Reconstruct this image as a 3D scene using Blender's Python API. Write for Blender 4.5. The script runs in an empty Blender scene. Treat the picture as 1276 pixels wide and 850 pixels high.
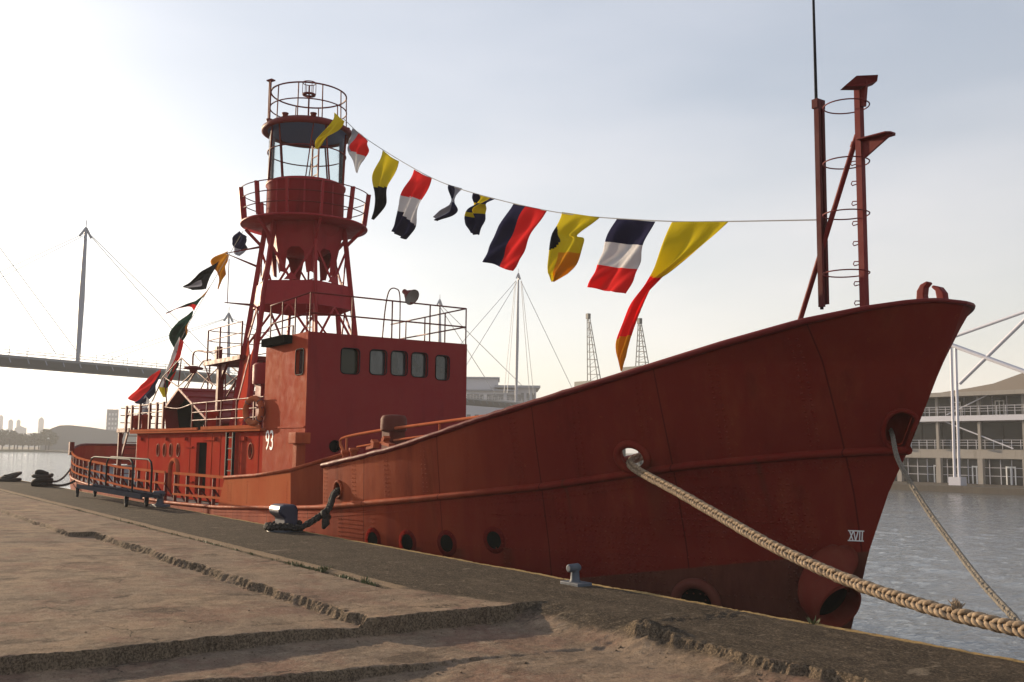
import bpy, bmesh, math, random
import numpy as np
from mathutils import Vector, Matrix
random.seed(7)
R_ = math.radians
SC = bpy.context.scene
COL = SC.collection

# ------------------------------------------------------------------ camera
CAM_H, FPX, ALPHA, PITCH, ROLL = 1.7, 1240.0, 35.2, 6.18, 0.6
_a, _p, _r = R_(ALPHA), R_(PITCH), R_(ROLL)
_F0 = np.array([-math.cos(_a), math.sin(_a), 0]); _R0 = np.array([math.sin(_a), math.cos(_a), 0]); _U0 = np.array([0, 0, 1.])
CF = _F0 * math.cos(_p) + _U0 * math.sin(_p); _U = -_F0 * math.sin(_p) + _U0 * math.cos(_p)
CR = _R0 * math.cos(_r) + _U * math.sin(_r); CU = -_R0 * math.sin(_r) + _U * math.cos(_r)
CP = np.array([0, 0, CAM_H])
cam = bpy.data.cameras.new('camera'); camo = bpy.data.objects.new('camera', cam); COL.objects.link(camo)
camo.matrix_world = Matrix(((CR[0], CU[0], -CF[0], 0), (CR[1], CU[1], -CF[1], 0), (CR[2], CU[2], -CF[2], CAM_H), (0, 0, 0, 1)))
cam.sensor_width = 36; cam.lens = FPX / 1276 * 36; cam.clip_end = 6000; cam.clip_start = 0.05
SC.camera = camo

# ------------------------------------------------------------------ sky, sun, exposure
SUN_AZ, SUN_EL = 13.0, 11.0            # degrees off the quay line, above the horizon
S = Vector((-math.cos(R_(SUN_EL)) * math.cos(R_(SUN_AZ)), -math.cos(R_(SUN_EL)) * math.sin(R_(SUN_AZ)), math.sin(R_(SUN_EL))))
W = bpy.data.worlds.new('World'); SC.world = W; W.use_nodes = True
nt = W.node_tree; nt.nodes.clear()
def N(t, typ, **kw):
    n = t.nodes.new(typ)
    for k, v in kw.items(): setattr(n, k, v)
    return n
sky = N(nt, 'ShaderNodeTexSky', sky_type='NISHITA', sun_disc=False)
sky.sun_elevation = R_(SUN_EL); sky.sun_rotation = math.atan2(S.x, S.y)
sky.altitude = 0; sky.air_density = 1.0; sky.dust_density = 1.4; sky.ozone_density = 1.5
SKY_STRENGTH = 0.090
# thin veil of high cloud over the clear sky
tc = N(nt, 'ShaderNodeTexCoord'); mp = N(nt, 'ShaderNodeMapping'); mp.inputs['Scale'].default_value = (1.2, 1.2, 4.5)
nz = N(nt, 'ShaderNodeTexNoise'); nz.inputs['Scale'].default_value = 2.2; nz.inputs['Detail'].default_value = 4; nz.inputs['Roughness'].default_value = .48
cr = N(nt, 'ShaderNodeMapRange'); cr.inputs['From Min'].default_value = .34; cr.inputs['From Max'].default_value = .72
cr.inputs['To Min'].default_value = .58; cr.inputs['To Max'].default_value = .86
bw = N(nt, 'ShaderNodeRGBToBW'); gl = N(nt, 'ShaderNodeCombineColor')
tint = N(nt, 'ShaderNodeMix', data_type='RGBA', blend_type='MULTIPLY'); tint.inputs['Factor'].default_value = 1; tint.inputs['B'].default_value = (.80, .785, .765, 1)
veil = N(nt, 'ShaderNodeMix', data_type='RGBA', blend_type='ADD'); veil.inputs['Factor'].default_value = 1
sz = N(nt, 'ShaderNodeSeparateXYZ'); zr = N(nt, 'ShaderNodeMapRange'); zr.interpolation_type = 'SMOOTHSTEP'; zr.inputs['From Min'].default_value = .0; zr.inputs['From Max'].default_value = .42
vc = N(nt, 'ShaderNodeMix', data_type='RGBA'); vc.inputs['A'].default_value = (3.75, 3.45, 3.15, 1); vc.inputs['B'].default_value = (2.6, 2.9, 3.55, 1)
mx = N(nt, 'ShaderNodeMix', data_type='RGBA')
bg = N(nt, 'ShaderNodeBackground'); bg.inputs['Strength'].default_value = SKY_STRENGTH
wo = N(nt, 'ShaderNodeOutputWorld')
L = nt.links.new
L(tc.outputs['Generated'], mp.inputs['Vector']); L(mp.outputs['Vector'], nz.inputs['Vector']); L(nz.outputs['Fac'], cr.inputs['Value'])
L(cr.outputs['Result'], mx.inputs['Factor']); L(sky.outputs['Color'], mx.inputs['A']); L(sky.outputs['Color'], bw.inputs[0]); [L(bw.outputs[0], gl.inputs[i]) for i in range(3)]; L(gl.outputs[0], tint.inputs['A']); L(tint.outputs['Result'], veil.inputs['A']); L(tc.outputs['Generated'], sz.inputs[0]); L(sz.outputs[2], zr.inputs['Value']); L(zr.outputs['Result'], vc.inputs['Factor']); L(vc.outputs['Result'], veil.inputs['B']); L(veil.outputs['Result'], mx.inputs['B']); L(mx.outputs['Result'], bg.inputs['Color']); L(bg.outputs['Background'], wo.inputs['Surface'])
sun = bpy.data.lights.new('sun', 'SUN'); suno = bpy.data.objects.new('sun', sun); COL.objects.link(suno)
sun.energy = 5.0; sun.angle = R_(0.55); sun.color = (1.0, .78, .53)
suno.rotation_euler = (-S).to_track_quat('-Z', 'Y').to_euler()
SC.view_settings.view_transform = 'Standard'; SC.view_settings.look = 'None'; SC.view_settings.gamma = 1
SC.view_settings.use_curve_mapping = False
SC.view_settings.exposure = 0.85
SC.cycles.max_bounces = 8; SC.cycles.volume_bounces = 0; SC.cycles.use_denoising = True

# ------------------------------------------------------------------ helpers
def at(px, py, axis='z', val=0.):
    """a measurement in the photograph -> the point of it on a known plane of the place"""
    d = CF * FPX + CR * (px - 638) - CU * (py - 425); i = 'xyz'.index(axis)
    return CP + (val - CP[i]) / d[i] * d
def atv(px, py, P, t):
    """the same on the upright plane through P along t"""
    t = np.array([t[0], t[1], 0.]); t /= np.linalg.norm(t); n = np.array([-t[1], t[0], 0]); P = np.array(P, float)
    d = CF * FPX + CR * (px - 638) - CU * (py - 425)
    return CP + ((P - CP) @ n) / (d @ n) * d
def hsh(ix, iy, seed):
    h = (ix.astype(np.int64) * 374761393 + iy.astype(np.int64) * 668265263 + seed * 1442695041) & 0x7fffffff
    h = ((h ^ (h >> 13)) * 1274126177) & 0x7fffffff
    return ((h ^ (h >> 16)) & 0xffff) / 65535.
def vnoise(x, y, seed=0):
    x = np.asarray(x, float); y = np.asarray(y, float)
    ix = np.floor(x); iy = np.floor(y); fx = x - ix; fy = y - iy
    fx = fx * fx * (3 - 2 * fx); fy = fy * fy * (3 - 2 * fy)
    a = hsh(ix, iy, seed); b = hsh(ix + 1, iy, seed); c = hsh(ix, iy + 1, seed); d = hsh(ix + 1, iy + 1, seed)
    return (a * (1 - fx) + b * fx) * (1 - fy) + (c * (1 - fx) + d * fx) * fy - .5
def fbm(x, y, seed=0, oct=4, gain=.5):
    x = np.asarray(x, float); y = np.asarray(y, float); s = 0; g = 1; f = 1
    for o in range(oct): s = s + g * vnoise(x * f, y * f, seed + o * 17); g *= gain; f *= 2.03
    return s
def sstep(a, b, x):
    t = np.clip((np.asarray(x, float) - a) / (b - a), 0, 1); return t * t * (3 - 2 * t)

class MB:
    def __init__(s): s.v = []; s.f = []; s.mi = []; s.sm = []
    def add(s, vs, fs, mi=0, smooth=False):
        o = len(s.v); s.v += [tuple(map(float, v)) for v in vs]
        s.f += [tuple(i + o for i in f) for f in fs]; s.mi += [mi] * len(fs); s.sm += [smooth] * len(fs)
        return s
    def box(s, x0, x1, y0, y1, z0, z1, mi=0):
        vs = [(x, y, z) for z in (z0, z1) for y in (y0, y1) for x in (x0, x1)]
        return s.add(vs, [(0, 2, 3, 1), (4, 5, 7, 6), (0, 1, 5, 4), (2, 6, 7, 3), (0, 4, 6, 2), (1, 3, 7, 5)], mi)
    def obox(s, c, ax, ay, az, mi=0):
        """box of half axes ax, ay, az about c"""
        c = np.array(c, float); A = [np.array(q, float) for q in (ax, ay, az)]
        vs = [c + i * A[0] + j * A[1] + k * A[2] for k in (-1, 1) for j in (-1, 1) for i in (-1, 1)]
        return s.add(vs, [(0, 2, 3, 1), (4, 5, 7, 6), (0, 1, 5, 4), (2, 6, 7, 3), (0, 4, 6, 2), (1, 3, 7, 5)], mi)
    def bar(s, a, b, w, h=None, up=(0, 0, 1), mi=0):
        """rectangular bar from a to b, w across, h along up"""
        a = np.array(a, float); b = np.array(b, float); h = h or w
        d = b - a; l = np.linalg.norm(d); d /= l; u = np.array(up, float)
        if abs(d @ u) > .97: u = np.array((1., 0, 0))
        sdir = np.cross(d, u); sdir /= np.linalg.norm(sdir); u = np.cross(sdir, d)
        return s.obox((a + b) / 2, d * l / 2, sdir * w / 2, u * h / 2, mi)
    def tube(s, pts, r, n=8, closed=False, mi=0, cap=True):
        P = [np.array(p, float) for p in pts]; m = len(P)
        rr = r if hasattr(r, '__len__') else [r] * m
        T = []
        for i in range(m):
            a = P[(i - 1) % m] if (i or closed) else P[0]; b = P[(i + 1) % m] if (i < m - 1 or closed) else P[-1]
            d = b - a; T.append(d / (np.linalg.norm(d) + 1e-12))
        u = np.array((0, 0, 1.)) if abs(T[0][2]) < .9 else np.array((1., 0, 0))
        vs = []
        for i in range(m):
            u = u - T[i] * (u @ T[i]); u /= np.linalg.norm(u); w = np.cross(T[i], u)
            for k in range(n):
                t = 2 * math.pi * k / n; vs.append(P[i] + rr[i] * (math.cos(t) * u + math.sin(t) * w))
        fs = []
        for i in range(m if closed else m - 1):
            j = (i + 1) % m
            for k in range(n): k2 = (k + 1) % n; fs.append((i * n + k, i * n + k2, j * n + k2, j * n + k))
        s.add(vs, fs, mi, True)
        if cap and not closed:
            s.add([vs[k] for k in range(n)], [tuple(range(n))[::-1]], mi); s.add([vs[(m - 1) * n + k] for k in range(n)], [tuple(range(n))], mi)
        return s
    def lathe(s, c, prof, n=32, mi=0, axis=(0, 0, 1), smooth=True, ang=(0, 2 * math.pi), ph=0):
        """prof: (radius, height) pairs about the axis through c"""
        c = np.array(c, float); az = np.array(axis, float); az /= np.linalg.norm(az)
        ux = np.cross(az, (0, 0, 1.)) if abs(az[2]) < .9 else np.array((1., 0, 0)); ux -= az * (ux @ az); ux /= np.linalg.norm(ux); uy = np.cross(az, ux)
        full = abs(ang[1] - ang[0] - 2 * math.pi) < 1e-6; nn = n if full else n + 1; vs = []
        for r, h in prof:
            for k in range(nn):
                t = ph + ang[0] + (ang[1] - ang[0]) * k / n; vs.append(c + az * h + r * (math.cos(t) * ux + math.sin(t) * uy))
        fs = []
        for i in range(len(prof) - 1):
            for k in range(n):
                k2 = (k + 1) % nn; fs.append((i * nn + k, i * nn + k2, (i + 1) * nn + k2, (i + 1) * nn + k))
        return s.add(vs, fs, mi, smooth)
    def ring(s, c, R, r, axis=(0, 0, 1), n=40, m=8, mi=0, sy=1., up=None):
        """torus; sy squashes it along its second direction"""
        c = np.array(c, float); az = np.array(axis, float); az /= np.linalg.norm(az)
        ux = np.cross((0, 0, 1.), az) if abs(az[2]) < .9 else np.array((1., 0, 0)); ux /= np.linalg.norm(ux); uy = np.cross(az, ux)
        return s.tube([c + R * (math.cos(2 * math.pi * k / n) * ux + sy * math.sin(2 * math.pi * k / n) * uy) for k in range(n)], r, m, True, mi)
    def prism(s, poly, d, mi=0):
        """planar polygon of 3-D points pushed along d"""
        P = [np.array(p, float) for p in poly]; d = np.array(d, float); n = len(P)
        vs = P + [p + d for p in P]
        return s.add(vs, [tuple(range(n)), tuple(range(2 * n - 1, n - 1, -1))] + [(i, i + n, (i + 1) % n + n, (i + 1) % n) for i in range(n)], mi)
    def grid(s, G, mi=0, smooth=True, keep=None):
        """G[i][j] points"""
        G = np.asarray(G, float); a, b = G.shape[:2]; fs = []
        for i in range(a - 1):
            for j in range(b - 1):
                if keep is None or keep[i][j]: fs.append((i * b + j, (i + 1) * b + j, (i + 1) * b + j + 1, i * b + j + 1))
        return s.add(G.reshape(-1, 3), fs, mi, smooth)
    def build(s, name, mats, parent=None, bevel=0, fix=True):
        me = bpy.data.meshes.new(name); o = bpy.data.objects.new(name, me)
        off = Vector((0, 0, 0)); q = parent
        while q is not None: off = off + q.location; q = q.parent
        vs = [(x - off.x, y - off.y, z - off.z) for x, y, z in s.v] if off.length else s.v
        me.from_pydata(vs, [], s.f)
        for m in (mats if isinstance(mats, (list, tuple)) else [mats]): me.materials.append(m)
        me.polygons.foreach_set('material_index', s.mi); me.polygons.foreach_set('use_smooth', s.sm)
        if fix:
            bm = bmesh.new(); bm.from_mesh(me); bmesh.ops.recalc_face_normals(bm, faces=bm.faces); bm.to_mesh(me); bm.free()
        me.update(); COL.objects.link(o)
        if parent is not None: o.parent = parent
        if bevel:
            b = o.modifiers.new('bevel', 'BEVEL'); b.width = bevel; b.segments = 2; b.limit_method = 'ANGLE'; b.angle_limit = R_(40)
        return o
def tag(o, label=None, cat=None, group=None, kind=None):
    if label: o['label'] = label
    if cat: o['category'] = cat
    if group: o['group'] = group
    if kind: o['kind'] = kind
    return o
def thing(name, label, cat, loc, group=None):
    o = bpy.data.objects.new(name, None); COL.objects.link(o); o.location = loc; o.empty_display_size = .2
    return tag(o, label, cat, group)
def structure(o): o['kind'] = 'structure'; return o
def dup(root, loc, label=None, group=None):
    r = root.copy(); COL.objects.link(r); r.location = loc
    if label: r['label'] = label
    if group: r['group'] = group
    for ch in root.children:
        c = ch.copy(); COL.objects.link(c); c.parent = r
        for g in ch.children: d = g.copy(); COL.objects.link(d); d.parent = c
    return r
def wall_holes(mb, outer, holes, to3, depth, mi=0, inward=(0, 1, 0)):
    """flat wall in (u, v) with openings cut through it and reveals going inwards"""
    bm = bmesh.new(); ed = []
    for loop in [outer] + holes:
        vs = [bm.verts.new((u, v, 0)) for u, v in loop]
        for i in range(len(vs)): ed.append(bm.edges.new((vs[i], vs[(i + 1) % len(vs)])))
    bmesh.ops.triangle_fill(bm, edges=ed, use_beauty=True, use_dissolve=False)
    bm.verts.index_update()
    mb.add([to3(v.co.x, v.co.y) for v in bm.verts], [tuple(v.index for v in f.verts) for f in bm.faces], mi); bm.free()
    d = np.array(inward, float) * depth
    for h in holes:
        P = [np.array(to3(u, v), float) for u, v in h]; n = len(P)
        mb.add(P + [p + d for p in P], [(i, (i + 1) % n, (i + 1) % n + n, i + n) for i in range(n)], mi)
def rrect(u0, u1, v0, v1, r, n=5):
    out = []
    for cx, cy, a0 in ((u1 - r, v1 - r, 0), (u0 + r, v1 - r, 90), (u0 + r, v0 + r, 180), (u1 - r, v0 + r, 270)):
        for k in range(n + 1): t = R_(a0 + 90 * k / n); out.append((cx + r * math.cos(t), cy + r * math.sin(t)))
    return out
def oval(cu, cv, a, b, n=24): return [(cu + a * math.cos(2 * math.pi * k / n), cv + b * math.sin(2 * math.pi * k / n)) for k in range(n)]
def spline(P, n):
    """Catmull-Rom through the points"""
    P = [np.array(p, float) for p in P]; P = [2 * P[0] - P[1]] + P + [2 * P[-1] - P[-2]]; out = []; m = len(P) - 3
    for i in range(n + 1):
        t = i / n * m; k = min(int(t), m - 1); f = t - k; a, b, c, d = P[k:k + 4]
        out.append(.5 * (2 * b + (c - a) * f + (2 * a - 5 * b + 4 * c - d) * f * f + (3 * b - a - 3 * c + d) * f ** 3))
    return out

# ------------------------------------------------------------------ materials
def mat(name, col, rough=.6, metal=0., spec=.5):
    m = bpy.data.materials.new(name); m.use_nodes = True; b = m.node_tree.nodes['Principled BSDF']
    b.inputs['Base Color'].default_value = (*col, 1); b.inputs['Roughness'].default_value = rough; b.inputs['Metallic'].default_value = metal
    b.inputs['Specular IOR Level'].default_value = spec
    return m
class NT:
    def __init__(s, m): s.t = m.node_tree; s.b = s.t.nodes['Principled BSDF']; s.tc = N(s.t, 'ShaderNodeTexCoord')
    def l(s, a, b): s.t.links.new(a, b)
    def noise(s, scale, detail=4, rough=.55, stretch=(1, 1, 1), coord='Object'):
        mp = N(s.t, 'ShaderNodeMapping'); mp.inputs['Scale'].default_value = stretch; s.l(s.tc.outputs[coord], mp.inputs['Vector'])
        n = N(s.t, 'ShaderNodeTexNoise'); n.inputs['Scale'].default_value = scale; n.inputs['Detail'].default_value = detail; n.inputs['Roughness'].default_value = rough
        s.l(mp.outputs['Vector'], n.inputs['Vector']); return n.outputs['Fac']
    def rng(s, v, a, b, c=0., d=1., smooth=False):
        n = N(s.t, 'ShaderNodeMapRange'); n.inputs['From Min'].default_value = a; n.inputs['From Max'].default_value = b
        n.inputs['To Min'].default_value = c; n.inputs['To Max'].default_value = d
        if smooth: n.interpolation_type = 'SMOOTHSTEP'
        s.l(v, n.inputs['Value']); return n.outputs['Result']
    def math(s, op, a, b=None):
        n = N(s.t, 'ShaderNodeMath', operation=op)
        for i, q in enumerate((a, b)):
            if q is None: continue
            if isinstance(q, (int, float)): n.inputs[i].default_value = q
            else: s.l(q, n.inputs[i])
        return n.outputs[0]
    def mix(s, fac, a, b):
        n = N(s.t, 'ShaderNodeMix', data_type='RGBA')
        for k, q in (('Factor', fac), ('A', a), ('B', b)):
            if isinstance(q, (int, float)): n.inputs[k].default_value = q
            elif isinstance(q, tuple): n.inputs[k].default_value = (*q, 1)
            else: s.l(q, n.inputs[k])
        return n.outputs['Result']
    def xyz(s, coord='Object'):
        n = N(s.t, 'ShaderNodeSeparateXYZ'); s.l(s.tc.outputs[coord], n.inputs[0]); return n.outputs
    def col(s, c): s.l(c, s.b.inputs['Base Color'])
    def rough(s, c): s.l(c, s.b.inputs['Roughness'])
    def bump(s, h, strength=.3, dist=.02):
        n = N(s.t, 'ShaderNodeBump'); n.inputs['Strength'].default_value = strength; n.inputs['Distance'].default_value = dist
        s.l(h, n.inputs['Height']); s.l(n.outputs['Normal'], s.b.inputs['Normal'])
def runs_(k): return k.noise(2.2, 4, .6, (1, 1, .08))
def painted(name, base, worn, rust, rough=.5, streak=1., rustamt=.62, bumpd=.004, sunlit_fade=None, seams=False, spec=.14):
    """weathered ship's paint: faded patches, runs down the plates, specks of rust"""
    m = mat(name, base, rough, 0, spec); k = NT(m)
    fade = k.rng(k.noise(.55, 5, .6), .38, .68)
    runs = k.rng(k.noise(3.2, 4, .6, (1, 1, .10)), .45, .75)
    c = k.mix(k.math('MULTIPLY', fade, .75), base, worn)
    if sunlit_fade: X_ = k.xyz()[0]; c = k.mix(k.math('MULTIPLY', k.math('MULTIPLY', k.rng(X_, sunlit_fade[0], sunlit_fade[1], 1, 0, True), k.rng(runs_(k), .3, .6, .45, 1)), .9), c, sunlit_fade[2])  # sunlit orange of the midships hull put into the colour, as streaky fading
    c = k.mix(k.math('MULTIPLY', k.math('MULTIPLY', runs, fade), .7 * streak), c, rust)
    sp = k.rng(k.noise(9, 6, .7), rustamt, rustamt + .08)
    c = k.mix(k.math('MULTIPLY', sp, .6), c, rust)
    dk = k.rng(k.noise(2.1, 5, .65, (1, 1, .18)), .56, .74)
    c = k.mix(k.math('MULTIPLY', dk, .5), c, tuple(q * .45 for q in base))
    if seams:
        g_ = k.xyz(); sn = k.math('MULTIPLY', k.math('SUBTRACT', k.noise(5, 4, .6, (1, 1, .3)), .5), .10)
        for ox, oz, wd_, ln_ in ((8.6, 3.2, .13, .9), (16.1, 3.95, .22, 1.5), (19.7, 4.4, .22, 1.6), (9.95, 2.2, .2, .8), (11.05, 2.2, .2, .9), (12.1, 2.25, .2, 1.0), (13.2, 2.35, .2, 1.1), (5.5, 2.6, .5, .8), (17.7, 4.0, .06, 1.2), (14.6, 3.6, .05, 1.0)):
            dx_ = k.math('ABSOLUTE', k.math('SUBTRACT', k.math('ADD', g_[0], sn), ox)); q_ = k.math('MULTIPLY', k.rng(dx_, wd_ * .2, wd_, 1, 0), k.math('MULTIPLY', k.rng(g_[2], oz - ln_, oz - .15, 0, 1), k.rng(g_[2], oz - .02, oz + .02, 1, 0)))
            c = k.mix(k.math('MULTIPLY', q_, .55), c, (.075, .022, .012))
        X_ = k.xyz(); fr = k.math('FRACT', k.math('DIVIDE', k.math('ADD', X_[0], k.math('MULTIPLY', X_[2], -.06)), 2.32)); c = k.mix(k.math('MULTIPLY', k.rng(fr, .007, .011, 1, 0), .75), c, tuple(q * .35 for q in base))
    k.col(c); k.rough(k.rng(k.noise(4, 4), .3, .7, rough - .02, rough + .2))
    k.bump(k.noise(1.0, 5, .6), .5, bumpd * 9)
    return m
M_hull = painted('hull paint', (.135, .014, .0105), (.165, .022, .014), (.20, .045, .02), .55, seams=True, spec=.02, sunlit_fade=(9.0, 15.0, (.37, .088, .037)))
M_red = painted('superstructure paint', (.20, .0155, .017), (.215, .020, .019), (.22, .042, .026), .55, .5, .66)
M_tower = painted('tower paint', (.26, .017, .024), (.28, .022, .024), (.28, .05, .03), .5, .4, .68)
M_sunside = painted('sunlit deckhouse paint', (.31, .031, .021), (.34, .052, .029), (.37, .10, .045), .7, .8, .63, spec=.0)  # lit copy of the red superstructure paint, sunlight put into the colour
M_sunwside = painted('sunlit wheelhouse paint', (.30, .045, .022), (.34, .07, .03), (.34, .10, .04), .65, .8, .63, spec=.012)  # same wheelhouse red, with the sunny side's orange sheen put into the colour
M_orange = painted('faded sunlit orange paint', (.37, .098, .046), (.42, .15, .072), (.27, .082, .038), .7, 1., .6, spec=.0)  # orange of low sun on rails and midships plates put into the colour
M_mast = painted('mast paint', (.12, .010, .011), (.15, .016, .013), (.14, .035, .02), .5, .5, .68)
M_bmast = painted('bow mast paint', (.06, .007, .008), (.085, .010, .010), (.08, .016, .012), .6, .4, .66)
M_boot = painted('boot topping', (.105, .026, .018), (.13, .036, .024), (.15, .055, .034), .65)
M_rim = mat('dark red ring paint', (.105, .010, .008), .6, 0, .0)
M_pport = mat('porthole glass', (.007, .009, .008), .12, 0, .25)
M_black = mat('black opening', (.006, .006, .006), 1, 0, 0)
M_dark = mat('dark paint', (.012, .013, .017), .7, 0, .06)
M_slate = mat('slate grey steel', (.03, .033, .045), .9, 0, .0)
M_navy = mat('navy bollard paint', (.014, .015, .04), .35, 0, .5)
M_steelgrey = painted('weathered grey steel', (.075, .09, .115), (.11, .12, .13), (.14, .10, .07), .5, .5, .66)
M_deck = mat('grey deck paint', (.12, .11, .11), .7)
M_white = mat('white paint', (.75, .75, .74), .5)
M_pane = mat('window glass', (.012, .014, .017), .06, 0, .6)
_k = NT(M_pane); _k.col(_k.mix(_k.rng(_k.noise(2.2, 3, .5, (1, 1, .6)), .35, .65), (.006, .007, .008), (.055, .06, .065))); _k.bump(_k.noise(2.5, 2), .25, .02)
M_pane2 = mat('dim interior glass', (.02, .022, .012), .15, 0, .25)
M_ceil = mat('blue grey ceiling paint', (.07, .12, .27), .6, 0, .2)
def glassy(name, tint, gl=.12):
    m = bpy.data.materials.new(name); m.use_nodes = True; t = m.node_tree; t.nodes.clear()
    o = N(t, 'ShaderNodeOutputMaterial'); tr = N(t, 'ShaderNodeBsdfTransparent'); tr.inputs['Color'].default_value = (*tint, 1)
    g = N(t, 'ShaderNodeBsdfGlossy'); g.inputs['Roughness'].default_value = .06
    f = N(t, 'ShaderNodeLayerWeight'); f.inputs['Blend'].default_value = gl; mx = N(t, 'ShaderNodeMixShader')
    t.links.new(f.outputs['Fresnel'], mx.inputs[0]); t.links.new(tr.outputs[0], mx.inputs[1]); t.links.new(g.outputs[0], mx.inputs[2]); t.links.new(mx.outputs[0], o.inputs['Surface'])
    return m
M_glass = glassy('lantern glass', (.89, .935, .935), .14)
def cloth(name, col, tl=.55):
    m = bpy.data.materials.new(name); m.use_nodes = True; t = m.node_tree; t.nodes.clear()
    o = N(t, 'ShaderNodeOutputMaterial'); d = N(t, 'ShaderNodeBsdfDiffuse'); d.inputs['Color'].default_value = (*col, 1)
    tr = N(t, 'ShaderNodeBsdfTranslucent'); tr.inputs['Color'].default_value = (*col, 1); mx = N(t, 'ShaderNodeMixShader'); mx.inputs[0].default_value = tl
    tc = N(t, 'ShaderNodeTexCoord'); n = N(t, 'ShaderNodeTexNoise'); n.inputs['Scale'].default_value = 9; n.inputs['Detail'].default_value = 5
    b = N(t, 'ShaderNodeBump'); b.inputs['Distance'].default_value = .03; b.inputs['Strength'].default_value = .5
    t.links.new(tc.outputs['Object'], n.inputs['Vector']); t.links.new(n.outputs['Fac'], b.inputs['Height']); t.links.new(b.outputs['Normal'], d.inputs['Normal'])
    t.links.new(d.outputs[0], mx.inputs[1]); t.links.new(tr.outputs[0], mx.inputs[2]); t.links.new(mx.outputs[0], o.inputs['Surface'])
    return m
F_yel = cloth('yellow flag cloth', (.72, .60, .035), .65); F_red = cloth('red flag cloth', (.80, .05, .05), .65); F_navy = cloth('navy flag cloth', (.035, .035, .085))
F_white = cloth('white flag cloth', (.72, .70, .70), .55); F_black = cloth('black flag cloth', (.018, .02, .026)); F_green = cloth('dark green flag cloth', (.03, .075, .055)); F_lilac = cloth('pale grey flag cloth', (.42, .42, .47)); F_orange = cloth('orange flag cloth', (.70, .36, .025), .65)
def ropem(name, col, dark, sc=60):
    m = mat(name, col, .85, 0, .2); k = NT(m); k.col(k.mix(k.rng(k.noise(sc, 5, .7), .35, .7), dark, col)); k.bump(k.noise(sc * 2.5, 4, .7), .6, .006); return m
M_rope = ropem('pale manila rope', (.38, .285, .19), (.13, .09, .06), 28); M_ropeg = ropem('grey synthetic rope', (.25, .215, .175), (.10, .09, .075)); M_roped = ropem('old tarred rope', (.055, .048, .042), (.02, .018, .016), 40)
M_line = mat('halyard line', (.25, .24, .23), .8)

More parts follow.
